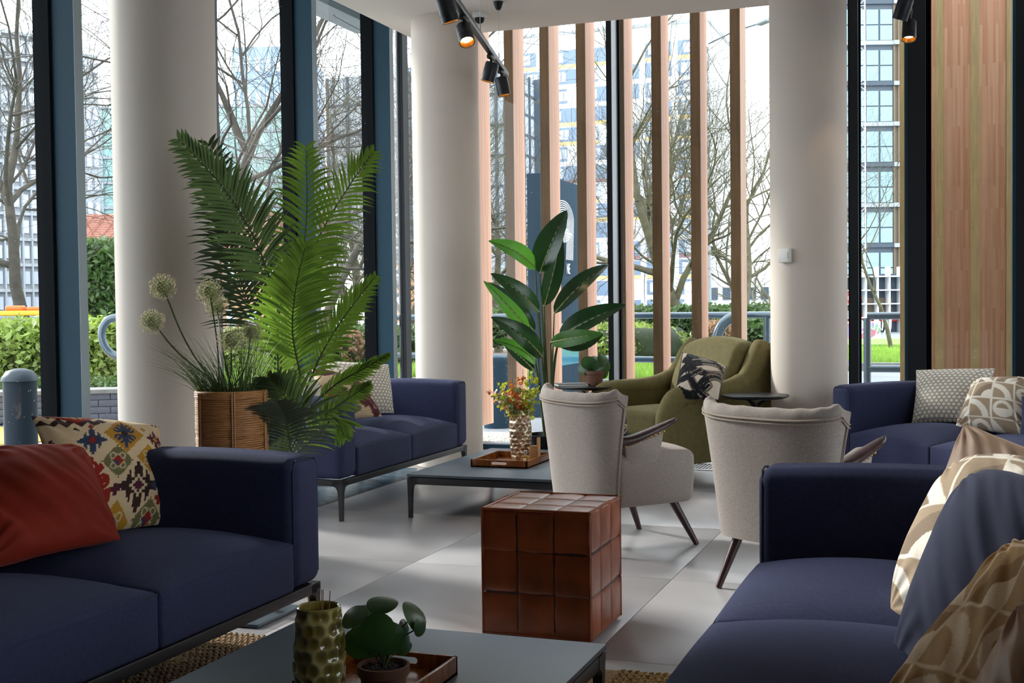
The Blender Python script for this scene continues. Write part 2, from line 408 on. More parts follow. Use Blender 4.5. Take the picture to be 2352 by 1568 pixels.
# ceiling (a lowered soffit that stops short of the glass) and the slab over the gap
b = MB(); b.rbox((.65, 2.6, H_CEIL + .3), (9.0, 11.7, .6), .01, 1); struct('ceiling', b, M['ceil'], label='off-white plastered ceiling')
b = MB(); b.box(-4.4, 5.3, -3.3, 9.2, 4.6, 4.8); struct('slab_over_windows', b, M['ceil'], False)
b = MB(); b.box(5.2, 5.35, 5.02, 9.2, -.06, 4.6); b.box(5.2, 5.35, -3.3, -.34, -.06, 4.6); struct('wall_right', b, mat('dark_wall', hx('4c463f'), .8), False)
b = MB(); b.box(-4.4, 5.3, -3.35, -3.2, -.06, 4.6); struct('wall_back', b, mat('dark_wall', hx('4c463f'), .8), False)
b = MB(); b.box(-4.4, -4.2, -3.2, 3.695, -.06, 4.6); struct('wall_left', b, mat('dark_wall', hx('4c463f'), .8), False)  # unseen stretch, made solid and dark to hold back daylight on the near seats
# three round columns
for (cx, cy, r, nm) in ((-3.47, 4.82, .236, 'near'), (-3.39, 7.97, .235, 'middle'), (-.872, 7.79, .234, 'right')):
    b = MB(); b.lathe([(r, 0), (r, H_CEIL + .02)], 96, (0, 0, 0))
    o = part('column', b, M['plaster'], None, (cx, cy, 0)); o['kind'] = 'structure'
    o['label'] = {'near': 'thick white round column behind the basket of alliums', 'middle': 'white round column at the far end of the blue loveseat',
                  'right': 'white round column with a small white wall sensor'}[nm]
# ---- left glazing (plane x = GX), far glazing (plane y = GY)
GX, GY, TOPZ = -4.2, 9.03, 4.6
def post_left(parent, y, d=.18, w=.06):
    b = MB(); b.box(GX, GX + d, y, y + w, 0, TOPZ); part('mullion', b, M['teal_frame'], parent, smooth=False)
    b = MB(); b.box(GX + d, GX + d + .002, y, y + w, 0, TOPZ); part('mullion_face', b, M['teal_light'], parent, smooth=False)
    b = MB(); b.box(GX - .05, GX + .045, y - .018, y, 0, TOPZ); b.box(GX - .05, GX + .045, y + w, y + w + .018, 0, TOPZ)
    b.box(GX - .06, GX, y - .005, y + w + .005, 0, TOPZ); part('gasket', b, M['gasket'], parent, smooth=False)
wn = 0
ys = [-3.0 + 1.175 * k + .34 - .16 for k in range(10)]; ys = [4.87 - 1.175 * k for k in range(1, -1, -1)] + [6.04, 7.21, 8.39]
for i, y in enumerate(ys):
    wn += 1; w = sempty('window_%d' % wn); post_left(w, y, .18)
    y1 = ys[i + 1] if i + 1 < len(ys) else 8.96
    b = MB(); b.box(GX - .012, GX - .004, y + .06, y1, .05, TOPZ); part('glass_pane', b, M['glass'], w, smooth=False)
    b = MB(); b.box(GX - .05, GX + .1, y + .06, y1, -.02, .035); part('bottom_rail', b, M['blk_frame'], w, smooth=False)
wn += 1; w = sempty('window_%d' % wn); b = MB(); b.box(GX - .04, GX + .02, 8.96, GY + .03, 0, TOPZ); part('corner_post', b, M['blk_frame'], w, smooth=False)
def post_far(parent, x, wd=.042, d=.17, mt='blk_frame', mt2='teal_light'):
    b = MB(); b.box(x, x + wd - .002, GY - d, GY, 0, TOPZ); part('mullion', b, M[mt], parent, smooth=False)
    b = MB(); b.box(x + wd - .002, x + wd, GY - d, GY, 0, TOPZ); part('mullion_side', b, M[mt2], parent, smooth=False)
    b = MB(); b.box(x - .01, x + wd + .014, GY, GY + .05, 0, TOPZ); part('gasket', b, M['gasket'], parent, smooth=False)
xs = [(-3.664, .042, .17), (-2.464, .042, .17), (-1.262, .035, .05), (-.722, .062, .03), (-.345, .14, .13), (.348, .12, .13), (1.55, .1, .13), (2.75, .1, .13), (3.95, .1, .13)]
prev = -4.18
for i, (x, wd, d) in enumerate(xs):
    wn += 1; w = sempty('window_%d' % wn)
    if i < 4: post_far(w, x, wd, d)
    else:
        b = MB(); b.box(x + .02, x + wd, GY - d, GY + .03, 0, TOPZ); part('mullion', b, M['blk_frame'], w, smooth=False)
        b = MB(); b.box(x, x + .02, GY - d, GY + .03, 0, TOPZ); part('mullion_side', b, M['teal_frame'], w, smooth=False)
        b = MB()
        for q in (.008, .024): b.box(x + wd + q, x + wd + q + .008, GY - .05, GY + .03, 0, TOPZ)
        b.box(x + wd, x + wd + .034, GY - .02, GY + .03, 0, TOPZ); part('gasket', b, M['gasket'], w, smooth=False)
    b = MB(); b.box(prev, x, GY + .01, GY + .018, .04, TOPZ); part('glass_pane', b, M['glass'], w, smooth=False)
    b = MB(); b.box(prev, x, GY - .08, GY + .05, -.03, .032); part('bottom_rail', b, M['teal_frame'], w, smooth=False)
    b = MB(); b.box(prev, x, GY - .075, GY + .04, .032, .042); part('sill_bead', b, M['alu'], w, smooth=False)
    prev = x + wd
for i in range(4):  # unseen windows added in the right wall to light faces turned that way
    wn += 1; w = sempty('window_%d' % wn); y0 = -.34 + i * 1.34
    b = MB(); b.box(5.2, 5.26, y0, y0 + .07, 0, TOPZ); part('mullion', b, M['blk_frame'], w, smooth=False)
    b = MB(); b.box(5.225, 5.233, y0 + .07, y0 + 1.34, .03, TOPZ); part('glass_pane', b, M['glass'], w, smooth=False)
    b = MB(); b.box(5.2, 5.26, y0 + .07, y0 + 1.34, -.02, .03); part('bottom_rail', b, M['blk_frame'], w, smooth=False)
b = MB(); b.box(-4.3, 4.5, 8.5, GY - .08, -.035, -.004); struct('trim_3', b, M['teal_frame'], False)
# ================================================================ FURNITURE
HA, HS, HB, SL, ST, SD = .64, .368, .2176, 1.734, .175, .80
def crown(w, d, h, e=.55):
    def fn(x, y, z):
        if z > -h / 2 * .2:
            k = max(0, 1 - (2 * x / w) ** 2) ** e * max(0, 1 - (2 * y / d) ** 2) ** e
            z += k * .076 * min(1, (z + h / 2) / h + .2)
        return x, y, z
    return fn
def make_sofa(label, n=2):
    SL = 2 * ST + .692 * n
    t = thing('sofa', label, 'sofa', group=None)
    # upholstered arms: crowned top, face piping, pinched front corner
    for k in (0, 1):
        cx = ST / 2 if k == 0 else SL - ST / 2; b = MB(); hh = HA - HB; s = 1 if k == 0 else -1
        def fa(x, y, z, hh=hh):
            if z > 0: z += .012 * math.cos(PI * y / SD) * (z / (hh / 2)) - .004
            bx = (1 - (2 * z / hh) ** 2) * (1 - (2 * y / SD) ** 4) * .009
            return x + (bx if x > 0 else -bx), y, z
        b.rbox((0, SD / 2, HB + hh / 2), (ST, SD, hh), .042, 5, 2, 12, 8, fa)
        a = part('arm', b, M['navy'], t, (cx, 0, 0), ang=70)
        b = MB(); x1 = s * (ST / 2 - .012); x0 = -s * (ST / 2 - .012)
        b.tube([(x1, .012, HB + .035), (x1, .0115, HS - .02), (x1, .0115, HA - .05), (x1 * .90, .012, HA - .026), (x1 * .72, .010, HA - .013)], .0035, 6)
        b.tube([(x1 * .72, .010, HA - .013), (0, .008, HA - .008), (x0 * .72, .010, HA - .013), (x0 * .92, .010, HA - .028), (x0, .0115, HA - .05)], .0035, 6)
        b.tube([(x1 * .97, .014, HA - .042), (x1 * 1.10, .034, HA - .048), (x1 * 1.135, .075, HA - .054), (x1 * 1.13, .12, HA - .054)], [.004, .005, .005, .001], 6)
        b.tube([(x0, .0115, HB + .035), (x0, .0115, HA - .05)], .003, 6)
        part('piping', b, M['navy_pipe'], a)
    b = MB(); wb = SL - 2 * ST; hh = HA - HB
    def fb_(x, y, z): return x, y, z + (.008 * math.cos(PI * x / wb) if z > 0 else 0)
    b.rbox((SL / 2, SD - .09, HB + hh / 2), (wb - .004, .18, hh), .03, 4, 14, 2, 6, fb_); part('backrest', b, M['navy'], t, ang=70)
    cw = wb / n
    for k in range(n):
        b = MB(); w, d, h = cw - .003, SD - .175, HS - HB
        b.rbox((0, d / 2, HB + h / 2), (w, d, h), .014, 3, 18, 18, 3, crown(w, d, h)); s_ = part('seat_cushion', b, M['navy'], t, (ST + cw * (k + .5), 0, 0), ang=60)
        b = MB(); yy = .004; P = []
        for i in range(25):
            x = -w / 2 + .004 + (w - .008) * i / 24; P.append((x, yy, HS - .003 + .004 * (1 - (2 * x / w) ** 2)))
        b.tube([(-w / 2 + .004, .06, HS + .002)] + P + [(w / 2 - .004, .06, HS + .002)], .0032, 6); part('piping', b, M['navy_pipe'], s_)
    # metal under-frame with four tapered legs
    b = MB(); z0, z1 = HB - .036, HB - .002
    for (xa, xb, ya, yb) in ((.006, SL - .006, .006, .034), (.006, SL - .006, SD - .034, SD - .006), (.006, .034, .034, SD - .034), (SL - .034, SL - .006, .034, SD - .034)):
        b.rbox(((xa + xb) / 2, (ya + yb) / 2, (z0 + z1) / 2), (xb - xa, yb - ya, z1 - z0), .004, 2)
    part('frame_rail', b, M['frame'], t)
    leg_set(t, SL, SD, z1, .034, M['frame'], .006)
    return t
def leg_mesh(h, w, rail=.034):
    """tapered square leg whose top swells into the rails (local: corner at origin, rails towards +x and +y)"""
    b = MB(); n = 8; vs = []
    prof = [(0, .6), (.5, .72), (.78, .86), (.9, 1.0), (1.0, 1.0)]
    for t, k in prof:
        z = h * t; a = w * k; o = (w - a) * .25
        vs += [(o, o, z), (o + a * .95, o, z), (o + a * .95, o + a * .95, z), (o, o + a * .95, z)]
    f = [(3, 2, 1, 0)]
    for i in range(len(prof) - 1):
        for k in range(4):
            p, q = i * 4 + k, i * 4 + (k + 1) % 4; f.append((p, q, q + 4, p + 4))
    f.append((16, 17, 18, 19)); b.add(vs, f)
    # fillets into the rails
    R = .026; arc = [(w * .9 + R - R * math.cos(a), h - rail - R + R * math.sin(a) ) for a in [PI / 2 * i / 6 for i in range(7)]]
    poly = [(w * .7, h - .001)] + [(w * .7, h - rail - R)] + arc + [(w * .9 + R, h - .001)]
    M1 = Matrix(((1, 0, 0, 0), (0, 0, 1, 0), (0, 1, 0, 0), (0, 0, 0, 1)))
    b.prism(poly, 0.0, w * .7, M1)
    M2 = Matrix(((0, 0, 1, 0), (1, 0, 0, 0), (0, 1, 0, 0), (0, 0, 0, 1)))
    b.prism(poly, 0.0, w * .7, M2)
    return b.mesh('leg', True, 35)
def leg_set(t, L, D, h, w, mt, ins=0):
    me = leg_mesh(h, w); me.materials.append(mt)
    for (x, y, rz) in ((ins, ins, 0), (L - ins, ins, PI / 2), (L - ins, D - ins, PI), (ins, D - ins, -PI / 2)):
        o = part('leg', me, None, t, (x, y, 0)); o.rotation_euler = (0, 0, rz)
s0 = make_sofa('navy two-seat sofa with a rust velvet and a patterned cushion')
s0.location = (-1.955, 3.52 - SL, 0); s0.rotation_euler = (0, 0, PI / 2)
s0['group'] = 'navy two-seat sofas'
dup(s0, (-3.0, 5.625, 0), PI / 2, 'navy sofa behind the palm with honeycomb and ikat cushions')
s3 = make_sofa('long navy sofa piled with tan, beige and navy pillows', 3); s3.location = (-.535, 3.655, 0); s3.rotation_euler = (0, 0, -PI / 2); s3['group'] = 'long navy sofas'
dup(s3, (-.69, 7.255, 0), math.radians(-50.5), 'navy sofa by the far right window, behind the pale wing chair')

# ---- low coffee tables
def make_table(label, loc):
    L, D, h = .875, 1.24, .232
    t = thing('coffee_table', label, 'table', loc, 0, 'low slate topped coffee tables')
    b = MB(); b.rbox((L / 2, D / 2, h - .007), (L, D, .014), .002, 1); part('tabletop', b, M['slate'], t)
    b = MB(); z1 = h - .018; z0 = z1 - .036
    for (xa, xb, ya, yb) in ((.003, L - .003, .003, .03), (.003, L - .003, D - .03, D - .003), (.003, .03, .03, D - .03), (L - .03, L - .003, .03, D - .03)):
        b.rbox(((xa + xb) / 2, (ya + yb) / 2, (z0 + z1) / 2), (xb - xa, yb - ya, z1 - z0), .003, 1)
    b.box(.03, L - .03, .03, D - .03, h - .02, h - .012); part('frame_rail', b, M['frame'], t)
    leg_set(t, L, D, z1, .033, M['frame'], .002)
    return t
make_table('low slate-topped coffee table with the olive ceramic vase', (-1.715, 2.975 - 1.24, 0.012))
make_table('low slate-topped coffee table under the gold dimpled vase', (-2.735, 5.84, 0))

# ---- leather pouf: 3x3 patches on every side
pf = thing('leather_pouf', 'cube pouf of patched brown leather standing on the floor tiles', 'pouf', (-1.5, 3.775, 0))
PW, PH, PZ = .385, .425, .012
core = MB(); core.rbox((PW / 2, PW / 2, PZ + PH / 2), (PW - .012, PW - .012, PH - .012), .018, 2); part('body', core, M['thread'], pf)
def patch_mesh(w, h, seed):
    rnd = random.Random(seed); n = 14; vs = []
    for i in range(n + 1):
        for j in range(n + 1):
            u, v = .5 - .5 * math.cos(PI * i / n), .5 - .5 * math.cos(PI * j / n); e = min(u, 1 - u, v, 1 - v)
            z = .0042 * (1 - math.exp(-e * 34)) + .004 * math.sin(PI * u) * math.sin(PI * v) + .0012 * noise.noise(Vector((u * 3 + seed, v * 3, seed * .7)))
            if e == 0: z = .0012
            vs.append(((u - .5) * w, (v - .5) * h, z))
    b = MB(); b.grid(vs, n + 1, n + 1, flip=True)
    return b
for face in range(5):
    for i in range(3):
        for j in range(3):
            pw = PW / 3 - .0004; ph = (PH if face < 4 else PW) / 3 - .0004; b = patch_mesh(pw, ph, face * 9 + i * 3 + j)
            jx = .006 * math.sin(face * 3 + j * 2.1 + i)
            if face == 4: Mx = frame_at(Vector((PW * (i + .5) / 3, PW * (j + .5) / 3 + (jx if i != 1 else -jx) * .6, PZ + PH - .008)), (1, 0, 0), (0, 1, 0))
            else:
                a = face * PI / 2; cx = cy = PW / 2; ux = Vector((math.cos(a), math.sin(a), 0)); nn = Vector((math.sin(a), -math.cos(a), 0))
                o = Vector((cx, cy, 0)) + nn * (PW / 2 - .008) + ux * (PW * ((i + .5) / 3 - .5)) + Vector((0, 0, PZ + PH * (j + .5) / 3 + jx * .6)); Mx = frame_at(o, ux, (0, 0, 1))
            b2 = MB(); b2.add(b.v, b.f, Mx); part('leather_patch', b2, M['leather'], pf, ang=60)
b = MB()
for zz in (PZ + .004, PZ + PH - .004):
    q = PW - .006; b.tube([(.006, .006, zz), (q, .006, zz), (q, q, zz), (.006, q, zz), (.006, .006, zz)], .0045, 6)
for (x, y) in ((.006, .006), (PW - .006, .006), (PW - .006, PW - .006), (.006, PW - .006)): b.tube([(x, y, PZ + .01), (x, y, PZ + PH - .01)], .0045, 6)
part('welt', b, M['leather'], pf)
for (x, y) in ((.05, .05), (PW - .05, .05), (PW - .05, PW - .05), (.05, PW - .05)):
    b = MB(); b.lathe([(.018, 0), (.018, PZ + .006)], 12, (x, y, 0)); part('foot', b, M['black'], pf)

# ---- wing chairs in oatmeal linen (local: faces +y)
def make_wing(label):
    t = thing('wing_chair', label, 'armchair', group='oatmeal linen wing chairs')
    nu, nl = 57, 34; pts = []; edge = []
    def sect(s, z):
        """outer surface point of the curved shell; s in -1..1, z height"""
        k = min(1, max(0, (z - .2) / .62)); hw = .252 + .088 * k; fwd = .07 + .07 * k ** 1.5
        a = s * PI / 2; x = hw * math.copysign(abs(math.sin(a)) ** .82, a); y = -.235 - .06 * k + fwd * (1 - max(0, math.cos(a)) ** .6) * 1.05 - .02 * math.cos(a)
        return x, y
    def top(s): return .722 + .034 * abs(s) ** 2.4 - .045 * max(0, abs(s) - .88) / .12
    for i in range(nu):
        s = -1 + 2 * i / (nu - 1); zt = top(s); en = max(.12, 1 - max(0, (abs(s) - .9) / .1) ** 2 * .88)
        e = 1e-3; x0, y0 = sect(s - e, .5); x1, y1 = sect(s + e, .5); tx, ty = x1 - x0, y1 - y0; L = math.hypot(tx, ty) or 1; nx, ny = -ty / L, tx / L   # inward normal
        if ny < 0 and abs(s) < .5: nx, ny = -nx, -ny
        ch = .006 * abs(math.cos(s * PI * 4.5))
        for j in range(nl):
            if j <= 13: z = .2 + (zt - .045 - .2) * j / 13; d = .004 * math.sin(PI * j / 13)
            elif j <= 22:
                a = (j - 13) / 9 * PI; th = .058 * en; z = zt - .045 + .045 * math.sin(a) * (1 + .1 * ch / .006 * .3); d = -(-.012 * math.sin(a)) + th * (1 - math.cos(a)) / 2 - .014 * math.sin(a)
            else: z = zt - .045 - (zt - .045 - .3) * (j - 22) / 11; d = .058 * en + .012 - ch
            if j > 13 and j <= 22: d += 0; z -= ch * .9
            x, y = sect(s, min(z, .82)); pts.append((x + nx * d, y + ny * d, z))
        x, y = sect(s, zt - .047); edge.append((x - nx * .003, y - ny * .003, zt - .047))
    b = MB(); b.grid(pts, nu, nl, flip=True); b.f.append(tuple(range(nl))); b.f.append(tuple((nu - 1) * nl + j for j in reversed(range(nl))))
    back = part('backrest', b, M['linen'], t, ang=75)
    b = MB(); b.tube(edge, .0038, 6); b.tube([(p[0], p[1] + (.002 if abs(p[0]) < .2 else 0), p[2] - .013) for p in edge], .0033, 6)
    for sg in (0, -1):
        P = []; s = -1 if sg == 0 else 1
        for j in range(14):
            z = .21 + (top(s) - .045 - .21) * j / 13; x, y = sect(s * .985, min(z, .82)); P.append((x + (.004 if s > 0 else -.004), y - .002, z))
        b.tube(P, .0035, 6)
    part('piping', b, M['linen_pipe'], back)
    # seat
    b = MB()
    def fs(x, y, z):
        k = max(0, 1 - (x / .28) ** 2) ** .6 * max(0, 1 - ((y) / .27) ** 2) ** .6
        if z > .0: z += .045 * k
        if y > 0: x *= 1 - .06 * (y / .3) ** 2; y += .035 * math.sqrt(max(0, 1 - (x / .3) ** 2)) * (y / .3) - .01
        if z < 0: x *= 1 + z * .35; y *= 1 + z * .2
        return x, y, z
    b.rbox((0, .045, .315), (.52, .43, .225), .035, 4, 12, 12, 4, fs); seat = part('seat', b, M['linen'], t, ang=70)
    P = []
    for i in range(41):
        a = PI * i / 40; sx, sy = math.cos(a), math.sin(a); ex = .252 * math.copysign(abs(sx) ** .28, sx); ey = .0 + .245 * abs(sy) ** .3 + .034 * math.sqrt(max(0, 1 - (ex / .3) ** 2)); P.append((ex * (1 - .06 * (ey / .3) ** 2) * 1.01, ey - .002, .418))
    b = MB(); b.tube(P, .0038, 6); part('piping', b, M['linen_pipe'], seat)
    # upholstered side panels and wooden arms
    for sg in (-1, 1):
        poly = [(-.10, .215), (-.04, .205), (.0, .24), (.055, .42), (.075, .54), (.04, .56), (-.04, .535), (-.12, .505), (-.13, .46)]
        b = MB(); Mx = Matrix(((0, 0, 1, 0), (1, 0, 0, 0), (0, 1, 0, 0), (0, 0, 0, 1))); n = len(poly)
        rings = []
        for (xx, ins) in ((-.032, .02), (-.022, .004), (0, 0), (.022, .004), (.032, .02)):
            cx = sum(p[0] for p in poly) / n; cy = sum(p[1] for p in poly) / n
            P = bez([poly[i % n] + (0,) for i in range(n + 1)], 49)[:-1]; r = []
            for p in P: d = Vector((cx - p.x, cy - p.y)); l = d.length; r.append((sg * (.214 + xx + (p.y - .2) * .07), p.x + d.x / l * ins, p.y + d.y / l * ins))
            rings.append(r)
        for a in range(4):
            A, B_ = rings[a], rings[a + 1]; o = len(b.v); nn = len(A); b.v += A + B_
            b.f += [(o + k, o + (k + 1) % nn, o + nn + (k + 1) % nn, o + nn + k) for k in range(nn)]
        b.f.append(tuple(range(48))); o = len(b.v) - 48; b.f.append(tuple(o + k for k in range(48)))
        part('side_panel', b, M['linen'], t, ang=50)
        b = MB(); P = bez([(sg * .262, -.16, .502), (sg * .266, -.10, .512), (sg * .276, .0, .545), (sg * .288, .125, .59)], 14)
        vs = []
        for i, p in enumerate(P):
            k = i / 13; w = (.022 + .012 * math.sin(PI * min(1, k * 1.1))) * (1 if k < .9 else math.sqrt(max(.02, 1 - ((k - .9) / .1) ** 2))); h = .012 + .012 * (1 - k)
            for a in range(12):
                an = 2 * PI * a / 12; vs.append((p.x + w * math.copysign(abs(math.cos(an)) ** .7, math.cos(an)), p.y, p.z + h * math.copysign(abs(math.sin(an)) ** .7, math.sin(an))))
        b.grid(vs, 14, 12, cv=True); b.f.append(tuple(range(12))); b.f.append(tuple(13 * 12 + a for a in reversed(range(12)))); arm = part('armrest', b, M['walnut'], t, ang=60)
        b = MB()
        for i in range(12):
            k = i / 11; y = -.19 + .25 * k; z = .478 + .062 * k ** 1.2
            b.lathe([(.007, -.002), (.006, .002), (.0001, .0045)], 8, M4=frame_at(Vector((sg * (.261 + (z - .2) * .07), y, z)), (0, 1, 0), (0, 0, 1)) if sg > 0 else frame_at(Vector((sg * (.261 + (z - .2) * .07), y, z)), (0, 0, 1), (0, 1, 0)))
        nl_ = part('nailheads', b, M['brass'], arm); nl_['kind'] = 'stuff'
        for (y0, y1, x0, x1) in ((.17, .275, .185, .235), (-.18, -.275, .165, .20)):
            b = MB(); b.tube([(sg * x0, y0, .215), (sg * x1, y1, 0.001)], [.021, .0125], 14, up=(0, 1, 0)); part('leg', b, M['walnut'], t)
    return t
wc = make_wing('pale linen wing chair beside the pouf, its right arm showing')
wc.location = (-1.49, 5.508, 0); wc.rotation_euler = (0, 0, -math.atan2(.665, .747))
dup(wc, (-.57, 4.86, 0), math.radians(-29), 'pale linen wing chair with its back to us behind the tan pillows')

# ---- olive armchair (local: faces +y)
oc = thing('olive_armchair', 'olive velvet scroll armchair by the far window with a brush-stroke cushion', 'armchair', (-1.69, 7.76, 0), math.radians(142))
b = MB()
def fo(x, y, z):
    k = (z + .3) / .6; y -= .16 * k * k; x *= 1 - .05 * k
    if z > 0: z += -.05 * (x / .3) ** 2 * (z / .3) + .0
    y += .03 * math.cos(PI * x / .62) * (1 if y > 0 else 0)
    return x, y, z
b.rbox((0, -.20, .60), (.60, .17, .60), .06, 5, 10, 3, 10, fo); part('backrest', b, M['olive'], oc, ang=80)
b = MB()
def fc(x, y, z):
    if z > 0: z += .03 * max(0, 1 - (x / .27) ** 2) ** .5 * max(0, 1 - (y / .32) ** 2) ** .5
    return x, y, z
b.rbox((0, .09, .365), (.53, .63, .15), .035, 4, 10, 10, 3, fc); part('seat_cushion', b, M['olive'], oc, ang=70)
b = MB(); b.rbox((0, .03, .22), (.60, .70, .16), .03, 3); part('base', b, M['olive'], oc)
for sg in (-1, 1):
    # rolled arm: wing roll runs from the top of the back down to the arm and over its front
    P = bez([(sg * .315, -.43, .865), (sg * .335, -.38, .79), (sg * .345, -.31, .68), (sg * .352, -.20, .605), (sg * .36, -.04, .565), (sg * .365, .18, .555), (sg * .368, .31, .545), (sg * .37, .395, .47), (sg * .37, .412, .34), (sg * .37, .41, .14)], 44)
    rad = [.052 + .022 * math.sin(PI * min(1, i / 14)) if i < 14 else .066 + .004 * math.sin(i * .9) * (1 if 26 < i < 36 else 0) for i in range(44)]; rad[0] = .03
    b = MB(); b.tube(P, rad, 18, up=(sg, 0, 0)); roll = part('arm_roll', b, M['olive'], oc, ang=80)
    poly = [(-.36, .14), (.40, .14), (.405, .42), (.34, .54), (.1, .555), (-.12, .575), (-.27, .65), (-.36, .80), (-.44, .86), (-.43, .5)]
    b = MB(); Mx = Matrix(((0, 0, 1, 0), (1, 0, 0, 0), (0, 1, 0, 0), (0, 0, 0, 1))); x0, x1 = sorted((sg * .30, sg * .405)); b.prism(poly, x0, x1, Mx)
    part('side_panel', b, M['olive'], oc, ang=30)
    b = MB(); b.tube([(sg * .408, .395, .11), (sg * .408, .40, .38), (sg * .408, .335, .50), (sg * .408, .10, .53), (sg * .408, -.12, .55)], .004, 6)
    Q = bez([(sg * .372, .30, .585), (sg * .42, .30, .56), (sg * .43, .29, .50)], 8); b.tube(Q, .003, 5); part('piping', b, M['olive_pipe'], roll)
for (x, y) in ((-.3, .33), (.3, .33), (.3, -.33), (-.3, -.33)):
    b = MB(); b.tube([(x, y, .15), (x, y, .0)], [.022, .016], 12, up=(1, 0, 0)); part('leg', b, M['walnut'], oc)

# ---- round side tables
def make_side(label, loc, h=.585, r=.2, group='black round side tables'):
    t = thing('side_table', label, 'table', loc, 0, group)
    b = MB(); b.lathe([(r - .03, h - .022), (r - .004, h - .012), (r, h - .006), (r - .002, h)], 56); part('tabletop', b, M['black'], t)
    b = MB(); b.tube([(0, 0, .01), (0, 0, h - .05)], .015, 14, up=(1, 0, 0))
    for k in range(3):
        a = 2 * PI * k / 3 + .4; b.tube([(0, 0, h - .075), (.05 * math.cos(a), .05 * math.sin(a), h - .04), (.11 * math.cos(a), .11 * math.sin(a), h - .02)], [.012, .009, .007], 8)
    part('pedestal', b, M['black'], t)
    b = MB(); b.lathe([(r * .78, 0), (r * .78, .006), (.03, .012)], 44); part('base_plate', b, M['black'], t)
    return t
p = W(1735, 906, 7.35); make_side('small black round table right of the olive armchair', (p.x, p.y, 0), p.z)
p = W(1350, 885, 8.15); make_side('black round table holding the potted pilea and a book by the far window', (p.x, p.y, 0), p.z, .225); ST2 = p.copy()
t = thing('side_table', 'grey-footed pedestal table under the rattan basket', 'table', (-2.44, 3.785, 0))
b = MB(); b.rbox((.0, .0, .008), (.33, .30, .014), .006, 2); part('base_plate', b, M['slate'], t)
b = MB(); b.tube([(0, .08, .014), (0, .08, .53)], .018, 12, up=(1, 0, 0)); part('pedestal', b, M['black'], t)
b = MB(); b.lathe([(.17, .53), (.18, .537), (.18, .545)], 44, (0, 0, 0)); part('tabletop', b, M['slate'], t)

# ---- jute rug: braided rows
rg = thing('jute_rug', 'braided natural jute rug under the near coffee table', 'rug', (-1.3, 2.0, 0))
b = MB(); b.box(-1.55, 1.6, -1.5, 1.535, 0, .004); part('backing', b, M['jute'], rg, smooth=False)
def braid_rows(xa, xb, ya, yb, mt):
    b = MB(); y = ya; k = 0
    while y < yb:
        x = xa + (k % 2) * .008
        while x < xb:
            r = .0085 + random.random() * .002; dx = .017; zc = .008 + random.random() * .004; o = len(b.v)
            dy = .004 * (1 if k % 2 else -1)
            for (u, vv, w) in ((-1, -.6, 0), (1, -.6, 0), (1, .6, 0), (-1, .6, 0), (-.55, -.25, 1), (.55, -.25, 1), (.55, .25, 1), (-.55, .25, 1)):
                b.v.append((x + u * dx * .62, y + vv * .017 + dy * u * 1.5, .003 + w * (zc + .002)))
            b.f += [(o, o + 1, o + 5, o + 4), (o + 1, o + 2, o + 6, o + 5), (o + 2, o + 3, o + 7, o + 6), (o + 3, o, o + 4, o + 7), (o + 4, o + 5, o + 6, o + 7)]
            x += .0215
        y += .0178; k += 1
    o = part('braids', b, mt, rg, smooth=True, ang=180); o['kind'] = 'stuff'
braid_rows(-1.1, .02, .1, 1.53, M['jute']); braid_rows(.35, .95, 1.0, 1.53, M['jute2'])
